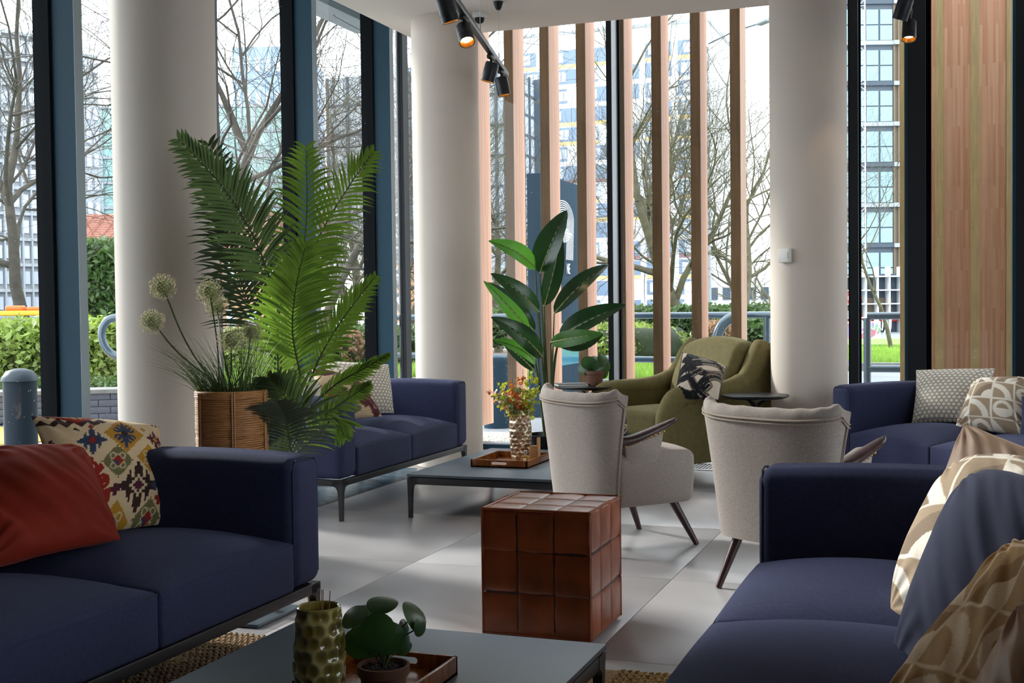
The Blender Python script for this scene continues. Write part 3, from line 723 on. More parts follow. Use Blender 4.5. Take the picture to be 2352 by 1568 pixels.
# ================================================================ CUSHIONS
def lerp(a, b, t): return a + (b - a) * t
def cushion(name, label, P4, thick, material, pinch=.07, n=28, pat=None, group=None, wr=.006, seed=1, rest=None, welt=None, fold=0, cat='cushion', ex=.55, rn=0):
    """P4 = bottom-left, bottom-right, top-right, top-left corners of the mid plane, in the room"""
    bl, br, tr, tl = [Vector(p) for p in P4]; nn = ((br - bl).cross(tl - bl)).normalized(); c = (bl + br + tr + tl) / 4
    if nn.dot(EYEV - c) < 0: nn = -nn
    N = n; pts = [[], []]; uv = []
    for s_ in (0, 1):
        for i in range(N + 1):
            for j in range(N + 1):
                u, v = -math.cos(PI * i / N) * .25 + (2 * i / N - 1) * .75, -math.cos(PI * j / N) * .25 + (2 * j / N - 1) * .75
                pu, pv = u * (1 - pinch * (1 - v * v) * abs(u) ** 2), v * (1 - pinch * (1 - u * u) * abs(v) ** 2)
                pu, pv = pu * math.sqrt(1 - rn * pv * pv / 2), pv * math.sqrt(1 - rn * pu * pu / 2); a, b_ = (pu + 1) / 2, (pv + 1) / 2
                p = lerp(lerp(bl, br, a), lerp(tl, tr, a), b_)
                t = thick / 2 * (max(0, 1 - abs(u) ** 2.6) ** ex) * (max(0, 1 - abs(v) ** 2.6) ** ex)
                e = max(0, 1 - abs(u) ** 4) * max(0, 1 - abs(v) ** 4)
                q = p * 6 + Vector((seed, 0, 0)); w = wr * noise.noise(q) * 1.5 * e
                cu, cv = (1 - abs(u)), (1 - abs(v)); rad = math.hypot(cu, cv); ang = math.atan2(cv, cu + 1e-6)
                w += wr * .8 * math.sin(ang * 14 + seed) * math.exp(-((rad - .35) / .25) ** 2) * (e > 0)
                if fold: w += fold * (noise.noise(Vector((u * 2.2 + v * 1.7, (v - u) * .5, seed))) + .5 * noise.noise(Vector((u * 5 + v * 4, v * 1.2, seed + 3)))) * e
                pts[s_].append(p + nn * (t + w) * (1 if s_ == 0 else -1) - nn * thick * .12 * (v * v + u * u) * .5)
                if s_ == 0: uv.append(((u + 1) / 2, (v + 1) / 2))
    if True:
        for i in range(N + 1):
            for j in range(N + 1):
                if i in (0, N) or j in (0, N): pts[1][i * (N + 1) + j] = pts[0][i * (N + 1) + j]
    zmin = min(p.z for p in pts[0] + pts[1])
    org = Vector((c.x, c.y, zmin)); b = MB(); fl = (br - bl).cross(tl - bl).dot(nn) > 0
    b.grid([p - org for p in pts[0]], N + 1, N + 1, flip=not fl); b.grid([p - org for p in pts[1]], N + 1, N + 1, flip=fl)
    me = b.mesh('cover', True, 85); me.materials.append(material)
    if pat is not None:
        A = np.array(uv); col = pat(A[:, 0], A[:, 1]); col = np.concatenate([col, col]); col = np.concatenate([col, np.ones((len(col), 1))], 1).astype(np.float32)
        ca = me.color_attributes.new('pattern', 'FLOAT_COLOR', 'POINT'); ca.data.foreach_set('color', col.ravel())
    o = link(bpy.data.objects.new(name, me)); o.location = org; tag(o, label, cat, group)
    if welt:
        P = []; N1 = N + 1
        idx = [i * N1 for i in range(N1)] + [N * N1 + j for j in range(1, N1)] + [i * N1 + N for i in range(N - 1, -1, -1)] + [j for j in range(N - 1, 0, -1)]
        w = MB(); pp = [pts[0][k] - org for k in idx]; w.tube(pp + [pp[0]], .0042, 6, caps=False); part('welt', w, welt, o)
    return o
def C(*h): return np.array([hx(x) for x in h])
def paint(img, mask, col): img[mask] = col
def p_kilim(u, v):
    Y = (1 - v) * 560; xl = 175 + (Y + 55) * .40; X = xl + u * (895 - xl) - 190; Y0 = Y; X = X + 70; Y = Y - 62; img = np.tile(C('e3c7a0')[0], (len(u), 1))
    img *= (1 + .10 * np.sin(Y * .9 + np.sin(X * .05)))[:, None]
    navy, yel, red, mar, ol, br, cr = C('3a4560', 'c08a2c', '9c2d22', '5a2638', '76704a', '3d2a26', 'd9c4a0')
    q = lambda a, s: np.round(a / s) * s
    def dia(cx, cy, r, cols, steps=6):
        dx, dy = np.abs(X - cx), np.abs(Y - cy); s = r / steps; m_ = q(dx, s) + q(dy, s)
        for k, c in cols: paint(img, m_ <= r * k, c)
        return dx, dy, m_
    def star(cx, cy, r, c, c2, c3):
        dx, dy = np.abs(X - cx), np.abs(Y - cy); s = r / 5
        a = (q(dx, s) + q(dy, s) <= r) & ((q(dx, s * 1.3) - q(dy, s) * .0 < r * .62) | (dy < s)); b_ = ((dx % (2 * s)) < s * 1.15) | (dy < r * .35)
        paint(img, a & b_, c); paint(img, q(dx, s * .7) + q(dy, s * .7) <= r * .46, c2); paint(img, q(dx, s * .6) + q(dy, s * .6) <= r * .24, c3)
    def plus(cx, cy, r, c):
        dx, dy = np.abs(X - cx), np.abs(Y - cy); paint(img, ((dx < r * .38) & (dy < r)) | ((dy < r * .38) & (dx < r)), c)
    dx, dy, m_ = dia(500, 75, 105, [(1, yel)], 8); paint(img, (m_ < 90) & ((np.abs(dx - dy) < 13) | ((np.hypot(dx - 34, dy - 34) > 17) & (np.hypot(dx - 34, dy - 34) < 30)) | (dx < 9)), navy); paint(img, m_ < 24, cr); paint(img, m_ < 15, br)
    for (cx, cy, r, c, c3) in ((450, 225, 80, ol, red), (632, 205, 76, yel, red), (455, 490, 84, yel, navy), (640, 480, 80, ol, red)):
        dx, dy, m_ = dia(cx, cy, r, [(1, c)], 12); rr = np.hypot(dx - r * .3, dy - r * .3); paint(img, (m_ < r * .92) & (rr > r * .14) & (rr < r * .22), cr); paint(img, m_ < r * .42, cr * .9); paint(img, m_ < r * .34, c3); paint(img, (m_ < r * .34) & (X < cx) & (Y > cy), navy)
    star(560, 345, 102, br, cr, mar); star(328, 115, 66, navy, navy * .8, red); star(690, 85, 56, mar, mar, yel); star(150, 150, 66, mar, mar, red)
    plus(437, 355, 26, mar); plus(660, 345, 24, navy); plus(330, 35, 15, red); plus(90, 20, 14, yel); plus(690, 400, 26, red); plus(620, 30, 16, yel)
    dx, dy = np.abs(X - 262), np.abs(Y - 375); rr = np.hypot(dx, dy * .8); th = np.arctan2(dy, dx); rad = 138 + 16 * np.sign(np.sin(th * 16)); paint(img, (rr < rad) & (rr > 88), red)
    r2 = np.hypot(dx - 112, dy - 60); paint(img, (r2 < 34) & (r2 > 16), red); r2 = np.hypot(dx - 60, dy - 128); paint(img, (r2 < 30) & (r2 > 14), red)
    paint(img, rr < 88, ol * 1.1); m_ = q(dx, 9) + q(dy * .7, 9); paint(img, m_ < 76, yel); paint(img, m_ < 52, cr); paint(img, m_ < 40, navy)
    tri = Y + np.abs(((X + 30) % 70) - 35) * .9; bx = X < 430; hgt = 125 - np.abs(X - 270) * .42
    paint(img, bx & (Y0 < hgt) & (tri % 70 < 38), br); paint(img, bx & (Y0 < hgt - 52), red); paint(img, bx & (Y0 < hgt - 76) & (((X // 18) % 2) == 0), yel)
    paint(img, (X > 620) & (Y0 < 26) & (((X // 16) % 2) == 0), br); paint(img, (Y > 540) & (((X // 40) % 3) == 0), mar)
    return img
def p_honey(sc, asp=1.0, warm=0):
    def f(u, v):
        x = u * sc; y = v * sc * asp; r = np.full(len(u), 9.0)
        for k in (0, 1):
            xx = (x + .5 * k) % 1 - .5; yy = ((y + .866 * k) % 1.732) - .866; r = np.minimum(r, np.hypot(xx, yy))
        a = C('f4eee2')[0]; b_ = C('8f877f')[0]; d_ = C('ddd3c4')[0]
        k = np.clip((r - .33) / .06, 0, 1)[:, None]; k2 = np.clip((r - .46) / .05, 0, 1)[:, None]
        return a * (1 - k) + b_ * k * (1 - k2) + d_ * k2
    return f
def p_geo(sc, ox=0, oy=0, warm=0):
    def f(u, v):
        x = u * sc + ox; y = v * sc + oy; tan_ = C('a8937c' if not warm else 'c49c6c')[0]; cr = C('ece3d6' if not warm else 'f0d3ae')[0]; dk = C('8d7a68' if not warm else 'a67f4e')[0]
        img = np.tile(tan_, (len(u), 1)); ix, iy = np.floor(x), np.floor(y); fx, fy = x - ix, y - iy; h = (ix * 3 + iy * 5) % 4
        r = np.hypot(fx, fy); r1 = np.hypot(1 - fx, fy); r2 = np.hypot(fx - .5, fy - .5)
        paint(img, (h == 0) & (r < .9), cr); paint(img, (h == 0) & (r < .62), tan_); paint(img, (h == 1) & (r1 < .85), dk); paint(img, (h == 1) & (r1 < .5), cr)
        paint(img, (h == 2) & (fx + fy < 1), cr); paint(img, (h == 2) & (fx + fy < .55), dk); paint(img, (h == 3) & (r2 < .42), cr); paint(img, (h == 3) & (r2 < .25) & (fy > .5), tan_)
        e = np.minimum(np.minimum(fx, 1 - fx), np.minimum(fy, 1 - fy)); paint(img, e < .035, cr)
        return img
    return f
def p_brush(u, v):
    rs = np.random.RandomState(4); img = np.tile(C('d9ccbd')[0], (len(u), 1)); blk = C('14161a')[0]; gr = C('8f8172')[0]
    st = [(.2, .98, .48, .1, -.5, .085), (.0, .45, .95, .82, .25, .10), (.05, .1, .75, .2, -.9, .09), (.25, .55, .95, .6, -.75, .075), (.1, .75, .65, .95, .15, .08), (.5, .02, .98, .5, .5, .09), (.02, .3, .5, .5, -.5, .07), (.35, .25, .75, .0, -.4, .06), (.6, .98, .98, .72, .1, .07)]
    for (x0, y0, x1, y1, bend, w) in st:
        d = np.full(len(u), 9.0); side = np.zeros(len(u)); tt = np.zeros(len(u)); nx, ny = -(y1 - y0), (x1 - x0)
        for t in np.linspace(0, 1, 40):
            px = x0 + (x1 - x0) * t + nx * bend * t * (1 - t); py = y0 + (y1 - y0) * t + ny * bend * t * (1 - t)
            dd = np.hypot(u - px, v - py); m_ = dd < d; d[m_] = dd[m_]; side[m_] = ((u - px) * nx + (v - py) * ny)[m_]; tt[m_] = t
        st_ = np.sin(side * 260 + np.sin(tt * 7)) + .6 * np.sin(side * 611 + 1.3); dry = st_ > (1.5 - 1.9 * (tt > .55) * (d > w * .35))
        paint(img, (d < w) & ~dry, blk); paint(img, (d < w) & dry & (d > w * .5), gr)
    return img
def p_ikat(u, v):
    img = np.tile(C('cbb291')[0], (len(u), 1)); mar, yel, gr, red = C('5b2a33', 'b8842f', '6d6a5e', '9c3b30')
    img *= (1 + .08 * np.sin(v * 500))[:, None]; j = .012 * np.sin(v * 160)
    for (cx, cy, rx, ry, c) in ((.72, .42, .2, .3, mar), (.2, .85, .22, .1, mar), (.9, .15, .12, .18, mar), (.45, .75, .12, .1, gr), (.6, .8, .08, .06, yel), (.35, .35, .15, .22, mar), (.1, .4, .1, .16, red), (.92, .7, .1, .1, yel), (.5, .12, .14, .08, gr), (.15, .1, .14, .1, red)):
        a = (np.abs(u + j - cx) / rx) ** 1.4 + (np.abs(v - cy) / ry) ** 1.4; paint(img, a < 1, c); paint(img, a < .16, C('c98d78')[0]); paint(img, a < .07, c)
    return img
def p_leaf(u, v):
    img = np.tile(C('1b2333')[0], (len(u), 1)); cr = C('d9bfa0')[0]; fx, fy = (u * 2) % 1 - .5, (v * 2.2) % 1 - .5
    paint(img, np.abs(fx) < .03, cr); a = np.abs(np.hypot(np.abs(fx) - .35, fy) - .33); paint(img, a < .035, cr); paint(img, (fy < -.38), C('b08b66')[0]); return img
SEAT = .415
# near left sofa
def quad(px4, d4): return [W(p[0], p[1], d) for p, d in zip(px4, d4)]
cushion('cushion', 'cream kilim cushion with woven diamonds and zigzags', quad([(178, 1232), (388, 1196), (371, 972), (78, 948)], [3.72, 4.02, 4.24, 3.92]), .15, M['print'], .02, 170, p_kilim, seed=3, wr=.003)
cushion('cushion', 'rust red velvet cushion slumped against the kilim one', quad([(-70, 1310), (283, 1228), (198, 1018), (-60, 1022)], [3.1, 3.5, 3.82, 3.5]), .15, M['wvt'], .05, 60, None, seed=5, wr=.006, fold=.02)
# loveseat by the left window
cushion('cushion', 'cream honeycomb cushion against the far arm of the window sofa', quad([(772, 958), (908, 946), (896, 834), (752, 826)], [7.15, 7.45, 7.65, 7.3]), .14, M['print'], .05, 120, p_honey(15, 1), seed=2, wr=.003)
cushion('cushion', 'ikat cushion in cream and maroon on the window sofa', quad([(742, 972), (880, 952), (826, 862), (716, 838)], [6.75, 7.0, 7.2, 7.0]), .13, M['print'], .05, 90, p_ikat, seed=8, wr=.004)
cushion('cushion', 'honeycomb cushion half hidden by the palm fronds', quad([(612, 950), (745, 952), (738, 880), (668, 832)], [6.6, 6.75, 6.95, 6.8]), .13, M['print'], .05, 90, p_honey(14, 1), seed=9, wr=.003)
cushion('cushion', 'coral and cream ikat cushion behind the lower palm fronds', quad([(560, 975), (700, 972), (692, 870), (610, 862)], [6.3, 6.45, 6.6, 6.5]), .12, M['print'], .05, 70, p_ikat, seed=11, wr=.004)
# far right sofa
cushion('cushion', 'cream honeycomb cushion on the far right sofa', quad([(2092, 968), (2262, 972), (2284, 842), (2102, 846)], [6.95, 6.72, 6.9, 7.12]), .15, M['print'], .06, 130, p_honey(15, 1), seed=4, wr=.003)
cushion('cushion', 'beige and white geometric cushion beside the honeycomb one', quad([(2190, 978), (2372, 1000), (2362, 862), (2236, 868)], [6.6, 6.2, 6.4, 6.75]), .16, M['print'], .05, 110, p_geo(3.2, .3, .6), seed=6, wr=.008)
cushion('cushion', 'royal blue cushion at the right end of the far sofa', quad([(2338, 1015), (2500, 1020), (2500, 880), (2345, 905)], [6.1, 5.9, 6.1, 6.3]), .14, M['navy'], .05, 28, seed=7)
# long near right sofa
cushion('cushion', 'plain tan satin cushion with welted edge, tallest on the near right sofa', quad([(2088, 1270), (2420, 1390), (2450, 1060), (2213, 968)], [3.08, 2.85, 2.95, 3.22]), .16, M['tan'], .05, 70, seed=12, wr=.008, welt=M['tan'], fold=.018, ex=.38)
cushion('cushion', 'beige and cream printed cushion between the tan and navy pillows', quad([(2018, 1400), (2400, 1530), (2450, 1060), (2178, 1050)], [2.76, 2.45, 2.6, 2.95]), .17, M['print'], -.04, 130, p_geo(3.0, .1, .2), seed=13, wr=.006, fold=.012, ex=.42, rn=.3)
cushion('cushion', 'navy twill pillow with a folded top seam', quad([(2010, 1575), (2430, 1730), (2500, 1150), (2215, 1062)], [2.36, 2.1, 2.3, 2.62]), .20, M['navy2'], -.03, 80, seed=14, wr=.006, welt=M['navy_pipe'], fold=.016, ex=.42, rn=.3)
cushion('cushion', 'rumpled ochre and cream geometric cushion in the right corner', quad([(1955, 1690), (2420, 1880), (2540, 1290), (2330, 1220)], [1.96, 1.7, 1.82, 2.12]), .14, M['print'], -.02, 130, p_geo(3.2, .5, .1, 1), seed=15, wr=.008, fold=.022, ex=.42, rn=.25)
cushion('cushion', 'warm tan satin cushion at the bottom right edge', quad([(2130, 1780), (2540, 1950), (2640, 1440), (2345, 1370)], [1.66, 1.5, 1.58, 1.72]), .14, M['tan2'], .03, 60, seed=16, wr=.01, welt=M['tan2'], fold=.03, ex=.38)
# armchairs
cushion('cushion', 'black and cream brush-stroke cushion on the olive armchair', quad([(1548, 912), (1650, 915), (1668, 838), (1568, 806)], [7.35, 7.3, 7.6, 7.7]), .12, M['print'], .04, 150, p_brush, seed=17, wr=.003, welt=M['black'])
cushion('cushion', 'navy leaf print cushion tucked inside the wing chair beside the pouf', quad([(1335, 1030), (1444, 1005), (1436, 935), (1345, 930)], [5.55, 5.75, 5.7, 5.45]), .10, M['print'], .05, 80, p_leaf, seed=18)

# ================================================================ PLANTS
def leaflets(b, P, Lf, side_v, n, droop=.25, wid=.011, t0=.12, spread=.9, seed=0, both=(1, -1)):
    n = int(n * .78); Lf *= 1.12
    """narrow pointed blades along a midrib P (list of points)"""
    rnd = random.Random(seed); N = len(P)
    for k in range(n):
        t = t0 + (1 - t0) * k / (n - 1); f = t * (N - 1); i = min(int(f), N - 2); p = P[i].lerp(P[i + 1], f - i); tan_ = (P[i + 1] - P[i]).normalized()
        for sd in both:
            sv = (side_v - tan_ * side_v.dot(tan_)).normalized() * sd; L = Lf * (math.sin(PI * min(1, .16 + t * .78)) ** .6) * (1 - .35 * t) * rnd.uniform(.88, 1.1); an = spread * (1 - .42 * t) + rnd.uniform(-.06, .06)
            d = (sv * math.sin(an) + tan_ * math.cos(an)).normalized(); nrm = d.cross(tan_).normalized(); wv = d.cross(nrm).normalized(); o = len(b.v); w = wid * .72 * rnd.uniform(.85, 1.15)
            segs = 5; q = p.copy(); dd = d.copy()
            for j in range(segs + 1):
                ww = w * [.35, .85, 1, .85, .5, .02][j]; b.v.append(tuple(q - wv * ww)); b.v.append(tuple(q + nrm * ww * .35 * sd)); b.v.append(tuple(q + wv * ww))
                dd = (dd + Vector((0, 0, -droop / segs)) * (j + 1) * .5).normalized(); q = q + dd * (L / segs)
            for j in range(segs):
                a = o + j * 3; b.f += [(a, a + 1, a + 4, a + 3), (a + 1, a + 2, a + 5, a + 4)]
pc = Vector((-2.60, 4.277, 0))
palm = thing('areca_palm', 'tall areca palm between the two left-hand sofas', 'plant', pc)
b = MB(); b.lathe([(.08, 0), (.10, .02), (.11, .26), (.10, .26), (.098, .22), (.0, .22)], 32); part('pot', b, M['black'], palm)
b = MB(); b.lathe([(.097, .0), (.0, .012)], 24, (0, 0, .22)); part('soil', b, M['soil'], palm)
def frond(ctrl, Lf, n, mt, seed, droop=.25, wid=.011, spread=.95, sv=None, t0=.12, both=(1, -1), base=None):
    pts = [W(*c) for c in ctrl]; P = bez(pts, 26); P = [p - pc for p in P]
    side = sv if sv is not None else RR
    b = MB(); leaflets(b, P, Lf, Vector(side), n, droop, wid, t0, spread, seed, both); fr = part('frond', b, mt, palm, ang=60)
    b = MB()
    if base is not None: P = bez([base, base.lerp(P[0], .5) + Vector((0, 0, .05)), P[0]], 10)[:-1] + P
    b.tube(P, [.006 * (1 - .8 * i / len(P)) for i in range(len(P))], 6); part('midrib', b, M['stem'], fr)
B0 = Vector((0, 0, .23))
Dp = 4.93
camside = RR.copy(); tilt = (RR * .8 + FW * .5).normalized(); up_s = (UU * .8 + RR * .3).normalized()
frond([(700, 760, Dp), (694, 640, Dp), (705, 480, Dp - .02), (703, 345, Dp - .05)], .215, 40, M['palm'], 1, .5, .011, 1.15, base=B0 + Vector((.01, 0, 0)))
frond([(690, 640, Dp + .1), (740, 530, Dp + .15), (800, 430, Dp + .15), (855, 352, Dp + .1)], .17, 34, M['palm'], 2, .45, .009, .95, sv=(RR + UU * -.5).normalized(), base=B0)
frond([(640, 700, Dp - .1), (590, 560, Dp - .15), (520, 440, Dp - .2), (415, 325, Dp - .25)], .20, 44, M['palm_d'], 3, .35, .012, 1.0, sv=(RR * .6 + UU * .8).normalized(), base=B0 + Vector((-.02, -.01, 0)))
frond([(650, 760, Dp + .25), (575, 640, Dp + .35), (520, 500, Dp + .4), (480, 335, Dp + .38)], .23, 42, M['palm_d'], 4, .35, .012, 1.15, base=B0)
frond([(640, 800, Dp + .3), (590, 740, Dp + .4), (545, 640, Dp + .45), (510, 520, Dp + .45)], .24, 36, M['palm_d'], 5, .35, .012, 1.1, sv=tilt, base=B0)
frond([(700, 900, Dp - .1), (745, 800, Dp - .15), (800, 715, Dp - .2), (858, 640, Dp - .22)], .13, 30, M['palm'], 6, .35, .010, .8, sv=(UU * .8 - RR * .4).normalized(), base=B0)
frond([(715, 930, Dp - .2), (775, 880, Dp - .3), (830, 850, Dp - .35), (888, 818, Dp - .38)], .095, 24, M['palm'], 7, .2, .010, .5, sv=(UU * .9 - RR * .5).normalized(), base=B0)
frond([(690, 1000, Dp - .25), (735, 960, Dp - .4), (800, 915, Dp - .5), (845, 885, Dp - .55)], .11, 22, M['palm'], 8, .25, .010, .65, sv=(UU * .9 - RR * .5).normalized(), base=B0)
frond([(690, 860, Dp - .3), (672, 760, Dp - .35), (680, 660, Dp - .38), (700, 570, Dp - .4)], .19, 40, M['palm'], 9, .4, .011, 1.1, base=B0)
frond([(655, 960, Dp - .15), (640, 860, Dp - .2), (640, 740, Dp - .25), (660, 620, Dp - .3)], .20, 36, M['palm'], 10, .35, .011, 1.1, sv=tilt, base=B0)
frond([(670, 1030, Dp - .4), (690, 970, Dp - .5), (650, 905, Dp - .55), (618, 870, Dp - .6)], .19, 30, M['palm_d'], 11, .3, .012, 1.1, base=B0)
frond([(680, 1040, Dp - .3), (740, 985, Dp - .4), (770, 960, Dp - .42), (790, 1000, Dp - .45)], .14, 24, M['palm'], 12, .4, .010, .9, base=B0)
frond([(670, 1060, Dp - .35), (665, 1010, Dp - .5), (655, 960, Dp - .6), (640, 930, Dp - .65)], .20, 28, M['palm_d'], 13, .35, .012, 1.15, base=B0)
frond([(700, 720, Dp + .1), (720, 640, Dp + .12), (735, 580, Dp + .14), (760, 560, Dp + .2)], .16, 26, M['palm'], 14, .55, .010, 1.1, base=B0)
frond([(700, 850, Dp + .1), (760, 800, Dp + .15), (790, 740, Dp + .2), (830, 700, Dp + .2)], .10, 20, M['palm'], 16, .35, .010, .9, sv=(UU * .8 - RR * .4).normalized(), base=B0)

# rattan basket on the pedestal table, with alliums and grass
bc = Vector((-2.44, 3.75, .547))
bk = thing('rattan_basket', 'round rattan basket planter with alliums and grass', 'planter', bc)
R_ = .124; HB_ = .268
b = MB()
rnd = random.Random(2); z = .006
while z < HB_ - .012:
    r = R_ + rnd.uniform(-.0012, .0016); P = [(r * math.cos(a), r * math.sin(a), z + .0008 * math.sin(a * 5 + z * 90)) for a in [2 * PI * k / 48 for k in range(49)]]
    b.tube(P, 0.0043 * rnd.uniform(.8, 1.15), 6, caps=False); z += .0076
part('cane_rows', b, M['rattan'], bk)['kind'] = 'stuff'
b = MB()
for zz in (HB_ - .014, HB_ - .006, HB_ + .001): b.tube([(R_ * 1.005 * math.cos(a), R_ * 1.005 * math.sin(a), zz) for a in [2 * PI * k / 48 for k in range(49)]], .0055, 8, caps=False)
part('rim', b, M['rattan'], bk)
for k in range(6):
    a = 2 * PI * k / 6 + .35 - PI * .75; b = MB()
    for dq in (-.03, .03): b.tube([((R_ + .006) * math.cos(a + dq), (R_ + .006) * math.sin(a + dq), z) for z in (0, HB_ * .5, HB_)], .0036, 6)
    part('upright_cane', b, M['rattan'], bk)
b = MB(); b.lathe([(R_ - .012, 0), (R_ - .008, HB_ - .03), (0, HB_ - .03)], 32); part('liner', b, M['soil'], bk)
b = MB(); rnd = random.Random(5)
for k in range(420):
    a = rnd.uniform(0, 2 * PI); r = .10 * math.sqrt(rnd.random()); p = Vector((r * math.cos(a), r * math.sin(a), HB_ - .03)); d = Vector((math.cos(a) * rnd.uniform(.05, .55) - .12, math.sin(a) * rnd.uniform(.05, .45), 1)).normalized(); L = rnd.uniform(.12, .30); wv = d.cross(Vector((rnd.uniform(-1, 1), rnd.uniform(-1, 1), .1))).normalized(); o = len(b.v); seg = 5
    for j in range(seg + 1): b.v += [tuple(p - wv * .0016 * (1 - j / seg * .9)), tuple(p + wv * .0016 * (1 - j / seg * .9))]; d = (d + Vector((d.x, d.y, -.25 * (j + 1) / seg)) * rnd.uniform(.1, .5)).normalized(); p = p + d * L / seg
    b.f += [(o + 2 * j, o + 2 * j + 1, o + 2 * j + 3, o + 2 * j + 2) for j in range(seg)]
part('grass_tuft', b, M['grassb'], bk)['kind'] = 'stuff'
for (hx_, hy_, dd, rr, mid) in ((374, 659, 4.25, .045, (430, 790)), (350, 738, 4.2, .041, (420, 820)), (482, 670, 4.4, .046, (500, 800)), (497, 700, 4.5, .043, (515, 820)), (531, 778, 4.2, .047, (530, 850)), (577, 764, 4.4, .040, (560, 850))):
    c = W(hx_, hy_, dd) - bc; basep = Vector((rnd.uniform(-.04, .04), rnd.uniform(-.04, .04), HB_ - .03)); mp = W(mid[0], mid[1], 4.32) - bc
    b = MB(); b.tube(bez([basep, mp, c], 14), .0028, 6); st = part('allium_stem', b, M['stem'], bk)
    b = MB(); b.lathe([(.0001, -rr * .55), (rr * .4, -rr * .4), (rr * .55, 0), (rr * .4, rr * .4), (.0001, rr * .55)], 12, tuple(c)); ng = 240; bf = MB(); bp = MB()
    for k in range(ng):
        z = 1 - 2 * (k + .5) / ng; a = k * 2.39996; s_ = math.sqrt(1 - z * z); d = Vector((s_ * math.cos(a), s_ * math.sin(a), z)); L = rr * rnd.uniform(.82, 1.08); t = d.orthogonal().normalized()
        b.tube([c + d * rr * .4, c + d * L], [.0005, .0004], 3, caps=False)
        for q in range(5):
            an = q * 2 * PI / 5; v1 = (t * math.cos(an) + d.cross(t) * math.sin(an)); v2 = (t * math.cos(an + .5) + d.cross(t) * math.sin(an + .5)); o = len(bf.v); bf.v += [tuple(c + d * L), tuple(c + d * (L + .003) + v1 * .0042), tuple(c + d * (L + .001) + v2 * .003)]; bf.f.append((o, o + 1, o + 2))
        if k % 2 == 0: o = len(bp.v); v1 = t * .0012; bp.v += [tuple(c + d * L - v1), tuple(c + d * L + v1), tuple(c + d * (L + .006))]; bp.f.append((o, o + 1, o + 2))
    hd = part('allium_head', b, M['allium_c'], st); part('florets', bf, M['allium'], st)['kind'] = 'stuff'; part('stamens', bp, M['allium_p'], st)['kind'] = 'stuff'

# white bird of paradise
sc_ = W(1262, 900, 7.75); sc_.z = 0
sp = thing('strelitzia', 'white bird of paradise plant with broad paddle leaves', 'plant', sc_)
b = MB(); b.lathe([(.12, 0), (.14, .02), (.16, .30), (.15, .30), (.145, .26), (0, .26)], 32); part('pot', b, M['black'], sp)
def paddle(base, tip, wpx, mt, face, dist, dt=.0, curl=.25, sag=.1, pet=(1258, 900), fold=.35, seed=0):
    """base,tip in frame pixels; wpx full width in pixels; face = direction the upper side looks to"""
    p0, p1 = W(base[0], base[1], dist) - sc_, W(tip[0], tip[1], dist + dt) - sc_; ax = p1 - p0; L = ax.length; hw = wpx / F_PX * dist / 2 * 1.2
    n0 = Vector(face).normalized() * .8 - FW * .9; n0 = (n0 - ax.normalized() * n0.dot(ax.normalized())).normalized(); side = ax.normalized().cross(n0); nu, nv = 22, 13; pts = []
    for i in range(nu):
        t = i / (nu - 1); w = hw * (math.sin(PI * (t ** .82)) ** .62) * (1.02 - .25 * t) * 1.05 if 0 < t < 1 else hw * .03
        c = p0 + ax * t + n0 * (-sag * L * (2 * t - 1) ** 2 * .5 + sag * L * .5)
        for j in range(nv):
            s = -1 + 2 * j / (nv - 1); rib = .0022 * math.sin(t * 70 + abs(s) * 5) * (1 - abs(s) * .4); notch = 0
            pts.append(c + side * (s * w * math.cos(fold * abs(s) * 1.1)) - n0 * (-abs(s) * w * math.sin(fold) ) + n0 * (rib - curl * w * s * s * .4))
    b = MB(); b.grid(pts, nu, nv, flip=True); lf = part('leaf', b, mt, sp, ang=80)
    b = MB(); b.tube([p0 + ax * (i / 10) + n0 * (-sag * L * (2 * i / 10 - 1) ** 2 * .5 + sag * L * .5 - .002) for i in range(11)], [.006 * (1 - .08 * i) for i in range(11)], 6); part('midrib', b, M['rib'], lf)
    b = MB(); q = Vector(((random.random() - .5) * .08, (random.random() - .5) * .08, .26)); top = p0; mid = W(pet[0], pet[1], 7.75) - sc_
    b.tube(bez([q, Vector((q.x * .5 + mid.x * .5, q.y, mid.z * .55)), mid.lerp(top, .35), top], 16), [.0095 - .0004 * i for i in range(16)], 8); part('petiole', b, M['stem'], lf)
cf = (-FW + UU * .3).normalized(); uf = (UU + -FW * .5).normalized(); lf_ = (-RR * .6 - FW * .5 + UU * .3).normalized(); rf_ = (RR * .6 - FW * .6 + UU * .2).normalized()
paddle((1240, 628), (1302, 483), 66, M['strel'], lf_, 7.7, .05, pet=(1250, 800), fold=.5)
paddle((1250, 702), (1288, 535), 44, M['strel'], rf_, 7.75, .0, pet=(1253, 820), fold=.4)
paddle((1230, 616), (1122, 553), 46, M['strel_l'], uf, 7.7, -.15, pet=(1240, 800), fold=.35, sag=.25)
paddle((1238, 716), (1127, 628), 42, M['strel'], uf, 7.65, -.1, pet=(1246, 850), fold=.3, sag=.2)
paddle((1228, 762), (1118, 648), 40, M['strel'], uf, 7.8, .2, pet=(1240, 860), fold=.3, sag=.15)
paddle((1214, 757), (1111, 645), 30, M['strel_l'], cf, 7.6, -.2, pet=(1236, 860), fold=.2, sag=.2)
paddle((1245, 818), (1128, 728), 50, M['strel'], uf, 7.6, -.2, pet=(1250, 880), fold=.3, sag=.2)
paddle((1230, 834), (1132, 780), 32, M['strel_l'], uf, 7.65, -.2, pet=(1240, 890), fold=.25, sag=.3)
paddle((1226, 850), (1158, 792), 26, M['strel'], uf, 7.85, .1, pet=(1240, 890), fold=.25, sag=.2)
paddle((1273, 720), (1398, 608), 46, M['strel'], lf_, 7.75, .2, pet=(1268, 850), fold=.5, sag=.2)
